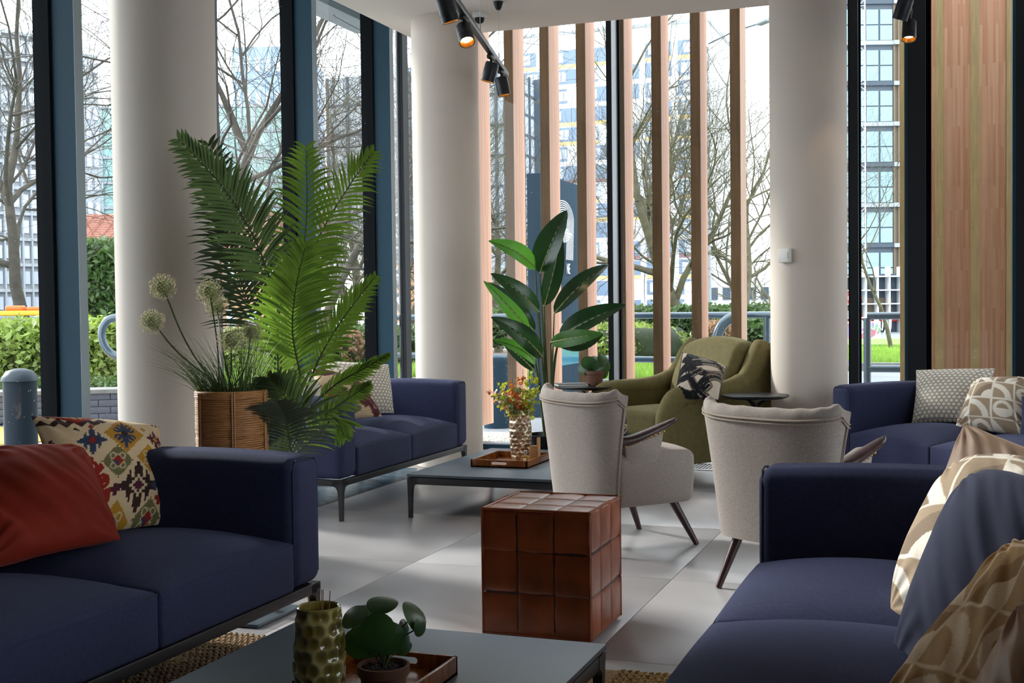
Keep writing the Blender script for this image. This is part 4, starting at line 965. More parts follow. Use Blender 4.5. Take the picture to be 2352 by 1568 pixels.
paddle((1285, 775), (1437, 700), 54, M['strel'], uf, 7.7, -.1, pet=(1270, 860), fold=.45, sag=.15)
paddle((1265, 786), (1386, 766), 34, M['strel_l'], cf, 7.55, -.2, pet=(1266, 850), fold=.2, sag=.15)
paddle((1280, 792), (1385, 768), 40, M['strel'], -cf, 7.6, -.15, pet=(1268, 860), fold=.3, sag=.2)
b = MB(); b.lathe([(.144, 0), (0, .012)], 24, (0, 0, .26)); part('soil', b, M['soil'], sp)

def round_leaf(b, c, r, nrm, cup=.18, seed=0):
    n0 = Vector(nrm).normalized(); a0 = n0.orthogonal().normalized(); a1 = n0.cross(a0); o = len(b.v); b.v.append(tuple(c)); rings, seg = 4, 20
    for i in range(1, rings + 1):
        rr = r * i / rings
        for k in range(seg):
            a = 2 * PI * k / seg; w = cup * r * (i / rings) ** 2 * (1 + .5 * math.sin(2 * a + seed)); b.v.append(tuple(c + (a0 * math.cos(a) + a1 * math.sin(a)) * rr - n0 * w))
    b.f += [(o, o + 1 + k, o + 1 + (k + 1) % seg) for k in range(seg)]
    for i in range(rings - 1):
        for k in range(seg): p, q = o + 1 + i * seg + k, o + 1 + i * seg + (k + 1) % seg; b.f.append((p, p + seg, q + seg, q))
def pilea(label, base, pot_r, pot_h, leaves, dist, group=None):
    t = thing('potted_pilea', label, 'plant', base, 0, group)
    b = MB(); b.lathe([(pot_r * .72, 0), (pot_r * .74, .004), (pot_r * .92, pot_h * .74), (pot_r, pot_h * .76), (pot_r * 1.03, pot_h), (pot_r * .93, pot_h), (pot_r * .88, pot_h * .86), (0, pot_h * .86)], 40); part('pot', b, M['terra'], t)
    b = MB(); b.lathe([(pot_r * .88, 0), (pot_r * .5, .006), (0, .004)], 20, (0, 0, pot_h * .86), lambda a, z: 1 + .02 * math.sin(9 * a)); part('soil', b, M['soil'], t)
    b = MB(); rnd = random.Random(3)
    for k in range(160): a = rnd.uniform(0, 2 * PI); r = pot_r * .84 * math.sqrt(rnd.random()); b.rbox((r * math.cos(a), r * math.sin(a), pot_h * .86 + .005), (.005, .005, .004), .0015, 1)
    part('soil_crumbs', b, M['soil'], t)['kind'] = 'stuff'
    for i, (px, py, rpx, nr, dz) in enumerate(leaves):
        c = W(px, py, dist + dz) - Vector(base); r = rpx / F_PX * dist; n0 = (-FW * nr[2] + RR * nr[0] + UU * nr[1])
        b = MB(); round_leaf(b, c, r, n0, .16, i); lf = part('leaf', b, M['pilea'], t, ang=80)
        b = MB(); b.tube(bez([(0, 0, pot_h * .86), (c.x * .35, c.y * .35, pot_h + (c.z - pot_h) * .6), c - n0.normalized() * .002], 10), .0016, 6); part('petiole', b, M['stem'], lf)
    return t
T1Z, T2Z = .012 + .232, .232
# ================================================================ THINGS ON THE TABLES
# near table: tray, pilea, ceramic vase with reeds
def tray(name, label, loc, L, D, h, rz):
    t = thing(name, label, 'tray', loc, rz); b = MB(); b.box(0, L, 0, D, 0, .008); part('base', b, M['traywood'], t, smooth=False)
    for (x0, x1, y0, y1) in ((0, .009, 0, D), (L - .009, L, 0, D)):
        b = MB(); b.rbox(((x0 + x1) / 2, D / 2, h / 2), (x1 - x0, D, h), .0015, 1); part('side', b, M['traywood'], t)
    for y0 in (0, D - .009):
        # end with a slot handle: built round the opening
        b = MB(); s0, s1, z0, z1 = L * .36, L * .64, h * .42, h * .76
        b.rbox((s0 / 2, y0 + .0045, h / 2), (s0, .009, h), .001, 1); b.rbox(((s1 + L) / 2, y0 + .0045, h / 2), (L - s1, .009, h), .001, 1)
        b.rbox(((s0 + s1) / 2, y0 + .0045, z0 / 2), (s1 - s0, .009, z0), .001, 1); b.rbox(((s0 + s1) / 2, y0 + .0045, (h + z1) / 2), (s1 - s0, .009, h - z1), .001, 1)
        R = (z1 - z0) / 2
        for (xc, sg) in ((s0, 1), (s1, -1)):
            for k in range(5):
                a0 = PI / 2 * (1 - k / 2.5); q = R * (1 - math.cos(a0)); zc = z0 + R + R * math.sin(a0) * .999
            poly = [(xc, z0)] + [(xc + sg * (R - R * math.cos(a)), z0 + R - R * math.sin(a)) for a in [PI / 2 * i / 5 for i in range(6)]][::-1]
            poly2 = [(xc, z1)] + [(xc + sg * (R - R * math.cos(a)), z0 + R + R * math.sin(a)) for a in [PI / 2 * i / 5 for i in range(6)]][::-1]
            Mx = Matrix(((1, 0, 0, 0), (0, 0, 1, y0), (0, 1, 0, 0), (0, 0, 0, 1)))
            b.prism(poly, 0, .009, Mx); b.prism(poly2, 0, .009, Mx)
        part('handle_side', b, M['traywood'], t)
    return t
tray('serving_tray', 'burl wood tray with slot handles holding the near pilea pot', (-1.375, 2.33, T1Z), .275, .285, .045, 0)
pb = W(884, 1590, 2.83); pb = G(882, 1618, T1Z + .009)
pilea('round-leaved pilea in a terracotta pot beside the olive ceramic vase', pb, .055, .088, [
    (878, 1383, 38, (.0, .9, .35), .08), (955, 1412, 40, (.75, .55, .35), .02), (812, 1413, 34, (-.4, .75, .5), -.02), (838, 1400, 26, (.1, .8, .3), .12), (866, 1448, 41, (-.1, .35, 1), -.08),
    (894, 1466, 38, (.35, .1, 1), -.02), (816, 1480, 36, (-.5, .0, 1), .02), (966, 1440, 22, (.9, .1, .6), .0), (929, 1440, 20, (.8, .2, .5), .06), (934, 1476, 22, (.9, .0, .5), .03), (930, 1490, 20, (.5, -.3, .8), .05),
    (830, 1440, 30, (-.3, .5, .6), .08), (850, 1500, 20, (-.1, -.2, .9), .06)], 2.62)
vb = G(736, 1628, T1Z)
vs_ = thing('ceramic_vase', 'olive glazed ceramic vase with shell dimples and reed sticks', 'vase', vb)
def hexvase(prof, rows, cols, depth, rad_fn, z0, z1, seg=None):
    """vase wall with staggered dimples: returns MB"""
    nz, na = rows * 8, cols * 8; pts = []; ws = []
    for i in range(nz + 1):
        t = i / nz; z = z0 + (z1 - z0) * t; R = rad_fn(t)
        for k in range(na):
            a = k / na; d = 9
            rr = t * rows; row = math.floor(rr); 
            for rw in (row - 1, row, row + 1):
                cc = a * cols - (.5 if rw % 2 else 0); col = round(cc); jx = .18 * math.sin(rw * 7.1 + (col % cols) * 3.7); jy = .15 * math.sin(rw * 3.3 + (col % cols) * 5.9)
                d = min(d, math.hypot((cc - col - jx), (rr - rw - .5 - jy)))
            w = max(0, 1 - (d / .58) ** 2); ws.append(w); edge = min(1, t * 14, (1 - t) * 14); pts.append(((R - depth * w * edge) * math.cos(2 * PI * a), (R - depth * w * edge) * math.sin(2 * PI * a), z))
    ws.append(0)
    b = MB(); b.grid(pts, nz + 1, na, cv=True, flip=False); b.w = ws[:-1]; return b
def glaze(o, w, c1, c2):
    w = np.clip(np.array(w), 0, 1)[:, None] ** .42; A, B2 = np.array(hx(c1)), np.array(hx(c2)); col = np.concatenate([A * (1 - w) + B2 * w, np.ones((len(w), 1))], 1).astype(np.float32)
    ca = o.data.color_attributes.new('glaze', 'FLOAT_COLOR', 'POINT'); ca.data.foreach_set('color', col.ravel())
rf = lambda t: .046 + .0125 * math.sin(PI * min(1, .12 + t * .80)) - .002 * t
b = hexvase(None, 8, 12, .0062, rf, 0, .222); glaze(part('body', b, M['ceramic'], vs_, ang=60), b.w, 'c2b878', '6e5f22')
b = MB(); b.lathe([(rf(1), .222), (rf(1) - .003, .2245), (rf(1) - .006, .221), (rf(1) - .006, .02), (0, .02)], 48, caps=False); part('rim', b, mat('ceramic_rim', hx('857a3a'), .2, coat=.5), vs_)
b = MB(); b.lathe([(0, 0), (.04, 0.0005)], 24); part('foot', b, mat('ceramic_rim', hx('857a3a'), .2), vs_)
for k in range(6):
    dx, dy = [(-.028, .008), (-.022, -.006), (.006, .01), (.010, -.004), (.026, .004), (-.004, .0)][k]; b = MB(); h = [.240, .247, .257, .260, .257, .250][k]; b.tube([(dx * .3, dy * .3, .03), (dx, dy, h)], .0012, 6); part('reed', b, M['reed'], vs_)
# far table: tray, gold vase with foliage, diffuser bottle, wooden holder
p = G(1120, 1074, T2Z)
tray('serving_tray', 'small burl wood tray under the gold dimpled vase', (-2.515, 6.20, T2Z), .33, .42, .042, 0)
gv = G(1196, 1056, T2Z + .009); gz = thing('gold_vase', 'gold dimpled vase of orange and lime foliage', 'vase', gv)
rg_ = lambda t: .0505 + .013 * math.sin(PI * t * .92) + .002 * t
b = hexvase(None, 12, 12, .0065, rg_, 0, .285); glaze(part('body', b, M['gold'], gz, ang=50), b.w, 'e6d6bd', '96785a')
b = MB(); b.lathe([(rg_(1), .285), (rg_(1) - .004, .287), (rg_(1) - .007, .28), (rg_(1) - .01, .2), (0, .2)], 40, caps=False); part('rim', b, mat('gold_rim', hx('b9a07c'), .3, .6), gz)
fm = [leafmat('foliage_orange', hx('c4743c'), .5, .35, .3, 30), leafmat('foliage_lime', hx('a3a53c'), .5, .4, .3, 30), leafmat('foliage_sage', hx('7d8f62'), .5, .35, .3, 30), leafmat('foliage_pink', hx('b97f70'), .5, .3, .2, 30)]
rnd = random.Random(12)
for si, (tx, ty, ml) in enumerate([(1128, 908, 3), (1150, 880, 1), (1165, 905, 0), (1180, 880, 0), (1205, 862, 0), (1222, 868, 1), (1235, 858, 1), (1200, 895, 2), (1160, 922, 2), (1218, 900, 1), (1185, 910, 0), (1245, 885, 1), (1142, 915, 1)]):
    tip = W(tx - 4, ty - 14, 6.85 + rnd.uniform(-.08, .08)) - gv; P = bez([(0, 0, .25), (tip.x * .4, tip.y * .4, .29), tip], 9); b = MB(); b.tube(P, .0012, 4); sp_ = part('sprig', b, M['stem'], gz)
    b = MB()
    for k in range(55):
        t = rnd.uniform(.3, 1); p = P[int(t * 8)] + Vector((rnd.gauss(0, .018), rnd.gauss(0, .018), rnd.gauss(0, .015))); r = rnd.uniform(.007, .013); nv_ = Vector((rnd.uniform(-1, 1), rnd.uniform(-1, 1), rnd.uniform(-.2, 1))).normalized(); a0 = nv_.orthogonal().normalized(); a1 = nv_.cross(a0); o = len(b.v)
        b.v += [tuple(p)] + [tuple(p + (a0 * math.cos(q * PI / 3) * 1.2 + a1 * math.sin(q * PI / 3)) * r - nv_ * r * .2) for q in range(6)]; b.f += [(o, o + 1 + q, o + 1 + (q + 1) % 6) for q in range(6)]
    part('leaves', b, fm[ml], sp_)['kind'] = 'stuff'
bt = Vector((-2.235, 6.315, T2Z + .009)); t = thing('diffuser_bottle', 'small amber glass bottle with a clear stopper on the far tray', 'bottle', bt)
b = MB(); b.rbox((0, 0, .024), (.04, .03, .048), .004, 2); part('body', b, mat('amber_glass', hx('c79a4a'), .08, trans=.5), t)
b = MB(); b.box(-.009, .009, -.0158, -.015, .018, .036); part('paper_label', b, M['white'], t, smooth=False)
b = MB(); b.lathe([(.007, .048), (.007, .062), (.010, .062), (.011, .075), (.006, .079), (0, .079)], 16); part('stopper', b, mat('clear_glass', (.9, .9, .9), .05, trans=.9), t)
hb = Vector((-2.225, 6.44, T2Z + .009)); t = thing('slatted_holder', 'little slatted wooden holder behind the amber bottle', 'holder', hb)
for k in range(13): b = MB(); b.box(-.024, .024, -.02, .02, .004 + k * .0068, .0085 + k * .0068); part('slat', b, M['oak'], t, smooth=False)
b = MB(); b.box(.02, .028, -.02, .02, 0, .135); part('upright', b, M['oak'], t, smooth=False)
b = MB(); b.box(-.024, .024, -.018, .018, 0, .004); part('base', b, M['oak'], t, smooth=False)
# pilea and book on the far round table
pb = W(1367, 885, 8.12); pb.z = ST2.z
pilea('small pilea in a terracotta pot on the far round table', pb, .062, .10, [
    (1350, 832, 16, (-.2, .3, 1), -.03), (1338, 845, 14, (-.6, .3, .8), 0), (1368, 826, 15, (.1, .7, .6), .02), (1386, 824, 15, (.4, .5, .7), 0), (1392, 840, 16, (.6, .1, .8), -.02), (1375, 845, 14, (.2, .2, 1), -.05), (1352, 852, 13, (-.3, -.1, 1), -.02), (1387, 858, 14, (.5, -.3, .8), 0), (1360, 838, 14, (-.1, .6, .6), .04)], 8.12)
t = thing('coffee_table_book', 'black and white patterned book lying on the far round table', 'book', (ST2.x - .10, ST2.y - .05, ST2.z), .5)
b = MB(); b.box(-.10, .10, -.07, .07, .002, .014); part('pages', b, M['white'], t, smooth=False)
b = MB(); b.box(-.103, .103, -.073, .073, .014, .017); b.box(-.103, .103, -.073, .073, 0, .002)
part('cover', b, mat('speckled_cover', hx('3a3a3e'), .5, var=1.0, vscale=55), t, smooth=False)
# ================================================================ CEILING THINGS
def spot(loc, aim, on, label, group, s=1.0, rz=0):
    """track spotlight: joint under the track, stem, cylindrical head aimed along aim"""
    t = thing('track_spotlight', label, 'spotlight', loc, 0, group); d = Vector(aim).normalized()
    b = MB(); b.rbox((0, 0, -.012), (.028, .09, .024), .004, 2); part('adapter', b, M['black'], t)
    hc = Vector((0, 0, -.085)) ; b = MB(); b.tube([(0, 0, -.02), (0, 0, -.06)], .011, 10, up=(1, 0, 0)); b.tube([(-.016, 0, -.06), (.016, 0, -.06)], .012, 10); part('joint', b, M['black'], t)
    c0 = Vector((0, 0, -.075)) - d * .03; Mx = frame_at(c0, d.orthogonal(), d.cross(d.orthogonal()))
    Mx = Matrix((d.orthogonal().normalized(), d.cross(d.orthogonal()).normalized(), d)).transposed().to_4x4(); Mx.translation = c0
    R = .044 * s; L = .122 * s
    b = MB(); b.lathe([(0, 0), (R * .88, 0), (R, .008), (R, L * .68), (R * .97, L * .685), (R * .97, L * .70), (R * 1.0, L * .705), (R, L), (R * .93, L), (R * .88, L * .82)], 40, M4=Mx, caps=False); hd = part('head', b, M['gunmetal'], t)
    b = MB(); b.lathe([(R * .90, L * .985), (R * .62, L * .80)], 32, M4=Mx, caps=False); part('reflector', b, M['gold_in'], t)
    b = MB(); b.lathe([(R * .62, L * .80), (R * .5, L * .79), (R * .25, L * .81), (0, L * .815)], 28, M4=Mx, caps=False); part('lamp', b, M['bulb'] , t)
    ld = bpy.data.lights.new('spot_light', 'SPOT'); ld.energy = on; ld.color = (1, .72, .42); ld.spot_size = math.radians(50); ld.spot_blend = .6; ld.shadow_soft_size = .03
    lo = link(bpy.data.objects.new('spot_light', ld), t); lo.location = c0 + d * (L * .98); lo.rotation_euler = d.to_track_quat('-Z', 'Y').to_euler()
    return t
ta, tb = W(1030, -22, 6.3), W(1163, 172, 8.35); zt = (ta.z + tb.z) / 2; ta.z = tb.z = zt
ta = U(1030, -22, 1); d = ray(1030, -22); ta = EYEV + d * ((zt - EYE) / d.z); d = ray(1163, 172); tb = EYEV + d * ((zt - EYE) / d.z)
dirt = (ta - tb).normalized(); ta = tb + dirt * 3.6
tk = thing('lighting_track', 'black suspended lighting track over the middle of the lounge', 'track', (tb.x, tb.y, zt))
b = MB(); Mx = frame_at(Vector((0, 0, 0)), dirt, (0, 0, 1)); b.rbox((1.8, 0, 0), (3.6, .036, .034), .003, 1, M4=Mx); part('rail', b, M['gunmetal'], tk)
b = MB(); b.rbox((1.8, .019, 0), (3.56, .006, .016), .001, 1, M4=Mx); part('slot', b, M['black'], tk)
for (px, py) in ((1146, 129), (1103, 60)):
    k = None; best = 1e9
    for q in range(200):
        P = tb + dirt * (q * .018); x = (P - EYEV); sx = 1176 + F_PX * x.dot(RR) / x.dot(FW)
        if abs(sx - px) < best: best, k = abs(sx - px), P
    b = MB(); q = k - tb; b.tube([(q.x, q.y, .017), (q.x, q.y, H_CEIL - zt)], .0016, 5, up=(1, 0, 0)); b.lathe([(.004, 0), (.004, .05), (.001, .06)], 8, (q.x, q.y, .02)); part('suspension_wire', b, M['alu'], tk)
    b = MB(); b.lathe([(.012, -.055), (.022, -.04), (.034, 0)], 20, (q.x, q.y, H_CEIL - zt)); part('ceiling_cup', b, M['black'], tk)
GRP = 'spotlights on the middle track'
def on_track(px):
    best = 1e9
    for q in range(400):
        P = tb + dirt * (q * .01); x = (P - EYEV); sx = 1176 + F_PX * x.dot(RR) / x.dot(FW)
        if abs(sx - px) < best: best, k = abs(sx - px), P
    return Vector((k.x, k.y, zt - .018))
for (px, aim, on, lab) in ((1152, (.18, .05, -1), 8, 'black spotlight nearest the end of the middle track'), (1128, (-.30, -.05, -1), 8, 'second black spotlight from the end of the middle track'),
                           (1066, (.42, -.50, -1), 8, 'lit black spotlight whose glowing lamp faces us on the middle track'), (1022, (.25, .2, -1), 8, 'black spotlight cut by the top edge of the picture on the middle track')):
    spot(on_track(px), aim, on * .18, lab, GRP)
# second track, top right
zq = W(2086, 12, 7.3).z; q0 = W(2088, 22, 7.45); q0.z = zq
tk2 = thing('lighting_track', 'second black lighting track in the top right corner', 'track', (q0.x, q0.y, zq))
b = MB(); b.rbox((0, -1.2, 0), (.036, 2.5, .034), .003, 1); part('rail', b, M['gunmetal'], tk2); b = MB(); b.tube([(0, -.2, .017), (0, -.2, H_CEIL - zq)], .0016, 5, up=(1, 0, 0)); part('suspension_wire', b, M['alu'], tk2)
spot((q0.x, q0.y - .02, zq - .018), (.0, -.30, -1), 3, 'lit spotlight at the end of the top right track', 'spotlights on the right track')
spot((q0.x, q0.y - .62, zq - .018), (-.35, .25, -1), 3, 'spotlight cut by the top edge on the right track', 'spotlights on the right track')
p = W(1102, 47, 8.4); t = thing('dome_camera', 'white and black dome sensor on the ceiling above the middle column', 'sensor', (p.x, p.y, H_CEIL))
b = MB(); b.lathe([(.052, 0), (.052, -.02), (.040, -.032)], 28); part('housing', b, M['white'], t); b = MB(); b.lathe([(.034, -.032), (.030, -.055), (.016, -.068), (0, -.072)], 24); part('dome', b, M['black'], t)
# white sensor box on the right column
cc = Vector((-.872, 7.79, 0)); pp_ = W(1801, 587, 7.43); dd_ = (pp_ - cc); dd_.z = 0; dd_.normalize(); q = cc + dd_ * .236; q.z = pp_.z
t = thing('wall_sensor', 'small white square thermostat box on the right column', 'sensor', q, math.atan2(dd_.y, dd_.x) + PI / 2)
b = MB(); b.rbox((0, -.014, 0), (.078, .032, .084), .004, 2); part('body', b, M['white'], t); b = MB(); b.box(.030, .033, -.031, -.02, -.02, .02); part('slot', b, M['teal_light'], t, smooth=False)
# ================================================================ OUTSIDE
def gquad(pts, z): b = MB(); b.add([(x, y, z) for x, y in pts], [tuple(range(len(pts)))]); return b
b = MB(); b.box(-140, 90, -20, 260, -.5, -.09); struct('ground', b, M['asphalt'], False, 'grey road and forecourt ground beyond the windows')
b = MB(); b.box(-9.2, 9, 9.15, 16.6, -.09, -.02); b.box(-8.2, -4.3, -6, 9.15, -.09, -.02); struct('pavement', b, M['paving'], False, 'wet grey paving outside the windows')
b = MB(); b.box(-4.2, -2.0, 9.15, 10.2, -.02, -.008); gb = struct('gravel_strip', b, M['gravel'], False, 'pale gravel strip outside the far left window')
rnd = random.Random(1); b = MB()
for k in range(1400): x, y, r = rnd.uniform(-4.15, -2.05), rnd.uniform(9.17, 10.15), rnd.uniform(.008, .018); b.add([(x - r, y - r, -.008), (x + r, y - r * .6, -.008), (x + r * .7, y + r, -.008), (x - r * .8, y + r * .8, -.008), (x, y, -.008 + r)], [(0, 1, 4), (1, 2, 4), (2, 3, 4), (3, 0, 4)])
part('pebbles', b, M['gravel'], gb, smooth=False)['kind'] = 'stuff'
b = MB(); b.box(-12, -2.4, 16.9, 17.1, -.09, .06); struct('kerb', b, M['kerb'], False)
b = MB(); b.box(-14, -2.4, 17.1, 30, -.09, .02); struct('verge_earth', b, M['soilout'], False)
def grass_strip(name, label, x0, x1, y0, y1, n, h, z=.02, seed=1):
    rnd = random.Random(seed); b = MB()
    for k in range(n):
        x, y = rnd.uniform(x0, x1), rnd.uniform(y0, y1); hh = h * rnd.uniform(.5, 1.2); a = rnd.uniform(0, PI); w = .012; dx, dy = math.cos(a) * w, math.sin(a) * w; lx, ly = rnd.gauss(0, .3) * hh, rnd.gauss(0, .3) * hh
        b.add([(x - dx, y - dy, z), (x + dx, y + dy, z), (x + lx, y + ly, z + hh)], [(0, 1, 2)])
    return tag(part(name, b, M['grass'], None, smooth=False), label, 'grass', kind='stuff')
b = MB(); b.box(-14, -2.4, 17.15, 22.5, .015, .03); gg = tag(part('lawn', b, M['grass'], None, smooth=False), 'bright green grass verge beyond the railings', 'grass', kind='stuff')
grass_strip('grass_blades', 'rough grass blades on the verge below the hedges', -9, -2.4, 17.15, 22, 24000, .16, .03, 3)
def leafmass(name, label, mt, boxes, n, ls, seed, cat='hedge', core='hedge'):
    """clipped hedge or shrub: a dark lumpy core with leaves all over it"""
    rnd = random.Random(seed); t = thing(name, label, cat, (boxes[0][0], boxes[0][2], 0)); off = Vector((boxes[0][0], boxes[0][2], 0)); b = MB(); c = MB()
    vol = sum((x1 - x0 + y1 - y0) * (z1 - z0) + (x1 - x0) * (y1 - y0) for x0, x1, y0, y1, z0, z1, rd in boxes)
    for (x0, x1, y0, y1, z0, z1, rd) in boxes:
        s = Vector((x1 - x0, y1 - y0, z1 - z0)); ctr = Vector(((x0 + x1) / 2, (y0 + y1) / 2, (z0 + z1) / 2)) - off
        lump = lambda x, y, z: tuple(Vector((x, y, z)) * (1 + .10 * noise.noise(Vector((x * 1.6 + ctr.x, y * 1.6, z * 2)))))
        c.rbox(ctr, s * .93, min(s) * rd, 3, 6, 4, 4, lump)
        k = int(n * ((s.x + s.y) * s.z + s.x * s.y) / vol)
        for _ in range(k):
            f = rnd.choices((0, 1, 2, 3, 4), (s.x * s.z, s.x * s.z * .3, s.y * s.z, s.y * s.z, s.x * s.y))[0]; u, v = rnd.uniform(-.5, .5), rnd.uniform(-.5, .5)
            p = {0: Vector((u, -.5, v)), 1: Vector((u, .5, v)), 2: Vector((-.5, u, v)), 3: Vector((.5, u, v)), 4: Vector((u, v, .5))}[f]
            # round the corners
            q = Vector([math.copysign(abs(a * 2) ** 1, a) for a in p]); nl = (abs(q.x) ** 6 + abs(q.y) ** 6 + abs(q.z) ** 6) ** (1 / 6) if rd < .3 else q.length ** 1.0; q = q / nl * .5
            p = Vector((q.x * s.x, q.y * s.y, q.z * s.z)); p = Vector(lump(p.x, p.y, p.z)) + ctr; p *= 1; r = ls * rnd.uniform(.6, 1.3)
            nv_ = Vector((rnd.gauss(0, 1), rnd.gauss(0, 1) - .6, rnd.gauss(0, 1) + .5)).normalized(); a0 = nv_.orthogonal().normalized(); a1 = nv_.cross(a0); an = rnd.uniform(0, 6.3); d0 = a0 * math.cos(an) + a1 * math.sin(an); d1 = nv_.cross(d0)
            p = p + Vector((rnd.gauss(0, ls * .8), rnd.gauss(0, ls * .8), rnd.gauss(0, ls * .9)))
            b.add([p - d0 * r, p - d1 * r * .5, p + d0 * r, p + d1 * r * .5], [(0, 1, 2, 3)])
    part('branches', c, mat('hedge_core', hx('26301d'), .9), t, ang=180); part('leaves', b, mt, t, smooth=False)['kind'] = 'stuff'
    return t
leafmass('hedge', 'long clipped evergreen hedge at the back of the verge', M['hedge'], [(-11, -3.3, 24.5, 26, .3, 1.0, .15)], 26000, .06, 1)
leafmass('shrub', 'low yellow green shrubs in front of the hedge', M['hedge2'], [(-8.0, -4.9, 22.6, 24.2, 0, .72, .35), (-4.8, -3.5, 22.6, 24, 0, .75, .4)], 17000, .05, 2, 'shrub')
leafmass('shrub', 'ivy dark hedge end beside the red marker post', M['hedge'], [(-3.5, -2.3, 19.3, 21.6, .0, .88, .25)], 11000, .05, 3, 'shrub')
leafmass('shrub', 'pinkish brown bush between the ivy hedge and the last timber fin', M['hedge3'], [(-3.9, -3.3, 19.0, 19.6, .3, .85, .45)], 2600, .03, 4, 'shrub')
# railings of round steel pipe
def railing(name, label, x0, y0, x1, y1, posts, hoop=None, zt=1.0, zl=.50, r=.036):
    t = thing(name, label, 'railing', (x0, y0, -.02)); o = Vector((x0, y0, -.02)); A, B_ = Vector((x0, y0, 0)), Vector((x1, y1, 0))
    b = MB(); b.tube([A + Vector((0, 0, zt)) - o, B_ + Vector((0, 0, zt)) - o], r, 14); part('top_rail', b, M['rail'], t)
    b = MB(); b.tube([A + Vector((0, 0, zl)) - o, B_ + Vector((0, 0, zl)) - o], r, 14); part('lower_rail', b, M['rail'], t)
    for k in posts: b = MB(); p = A.lerp(B_, k) - o; p.z = 0; b.tube([p, p + Vector((0, 0, zt))], r, 14, up=(1, 0, 0)); part('post', b, M['rail'], t)
    return t
railing('railing', 'round steel pipe railing outside the slatted window', -7.2, 14.75, -1.05, 12.9, (.02, .22, .44, .66, .86, .98))
railing('railing', 'round steel pipe railing outside the narrow right window', -.83, 12.4, 3.4, 12.4, (.0, .3, .6, .9), zt=.985, zl=.47)
def hoop(label, pts, r=.04, d=12.0):
    P = bez(pts, 30); o = Vector((P[0].x, P[0].y, -.02)); t = tag(part('cycle_hoop', MB().tube([p - o for p in P], r, 14, up=(0, 1, .01)), M['rail'], None, o), label, 'bike rack'); return t
hoop('bent steel cycle hoop behind the olive armchair', [W(1640, 1010, 13), W(1642, 900, 13), W(1645, 790, 13), W(1660, 745, 13), W(1692, 727, 13), W(1700, 760, 13), W(1700, 1010, 13)], .055)
hoop('curled grey pipe end outside the first left window', [W(330, 818, 11), W(270, 818, 11), W(244, 800, 11), (W(234, 770, 11)), W(240, 745, 11), W(262, 730, 11), W(330, 728, 11)], .036)
# planter wall of dark bricks on the left with hedge
t = thing('planter_wall', 'low dark brick planter wall outside the left windows', 'wall', (-13, 11.6, -.02))
a0 = G(-60, 975, 0); a1 = G(330, 963, 0); dv = (a1 - a0); L = dv.length; dv.normalize(); nv2 = Vector((-dv.y, dv.x, 0))
bm_ = MB(); bm_.rbox((.118, .05, .034), (.232, .10, .066), .006, 1); bme = bm_.mesh('brick'); bme.materials.append(M['brickw'])
ob = Vector((-13, 11.6, -.02)); b = MB(); Mx = frame_at(a0 - ob, dv, nv2); b.add(*(lambda q: (q.v, q.f))(MB().box(0, L, .01, .4, 0, .28)), M4=Mx); part('mortar', b, mat('mortar', hx('33343a'), .9), t, smooth=False)
ang = math.atan2(dv.y, dv.x); n = 0
for row in range(4):
    x = -.12 * (row % 2)
    while x < L and n < 290:
        o = part('brick', bme, None, t, tuple(a0 - ob + dv * x + Vector((0, 0, .004 + row * .07)))); o.rotation_euler = (0, 0, ang); x += .238; n += 1
b = MB(); b.add(*(lambda q: (q.v, q.f))(MB().box(-.05, L + .05, -.02, .42, .28, .32)), M4=Mx); part('coping', b, M['kerb'], t, smooth=False)
c0, c1 = a0 + dv * 0 + nv2 * .5, a1 + nv2 * .5
hx0, hy0 = c0.x, min(c0.y, c1.y)
def hedge_px(name, label, px0, px1, d, ytop, mt, n, seed, dep=1.2, zb=.1, ls=.05, cat='hedge', rd=.2):
    A, B_ = W(px0, 760, d), W(px1, 760, d); zt_ = EYE - (ytop - 714) / F_PX * d; t = leafmass(name, label, mt, [(0, (B_ - A).length, 0, dep, zb, zt_, rd)], n, ls, seed, cat); t.location = (A.x, A.y, 0); t.rotation_euler = (0, 0, math.atan2((B_ - A).y, (B_ - A).x)); return t
hedge_px('hedge', 'glossy laurel hedge above the dark brick planter', -80, 290, 14.2, 746, M['hedge2'], 15000, 21, 1.4, .2, .055)
hedge_px('hedge', 'low trailing bushes along the planter edge', -80, 290, 13.5, 880, M['hedge'], 4000, 22, .5, .2, .04)
hedge_px('hedge', 'dark ivy covered mass behind the laurel hedge', 150, 262, 24, 560, M['hedge'], 7000, 23, 1.5, 0, .09)
hedge_px('shrub', 'grey green bushes seen past the window sofa', 700, 960, 22, 765, M['hedge'], 9000, 24, 1.6, 0, .06, 'shrub')
hedge_px('shrub', 'russet bush among the green ones outside the loveseat window', 785, 820, 21.5, 768, M['hedge3'], 1500, 25, .6, .2, .05, 'shrub', .4)
hedge_px('shrub', 'undergrowth outside behind the palm', 480, 700, 20, 770, M['hedge2'], 6000, 26, 1.5, 0, .06, 'shrub')
b = MB(); b.box(-22, -8.3, 11.8, 21, -.08, .0); tag(part('lawn', b, M['grass'], None, smooth=False), 'grass outside the left windows', 'grass', kind='stuff')
rnd = random.Random(8); b = MB()
for k in range(15000): x, y = rnd.uniform(-14, -8), rnd.uniform(12.2, 20); a = rnd.uniform(0, PI); h = rnd.uniform(.08, .25); b.add([(x - math.cos(a) * .012, y - math.sin(a) * .012, 0), (x + math.cos(a) * .012, y + math.sin(a) * .012, 0), (x + rnd.gauss(0, .05), y + rnd.gauss(0, .05), h)], [(0, 1, 2)])
tag(part('grass_blades', b, M['grass'], None, smooth=False), 'tall grass blades outside the loveseat window', 'grass', kind='stuff')
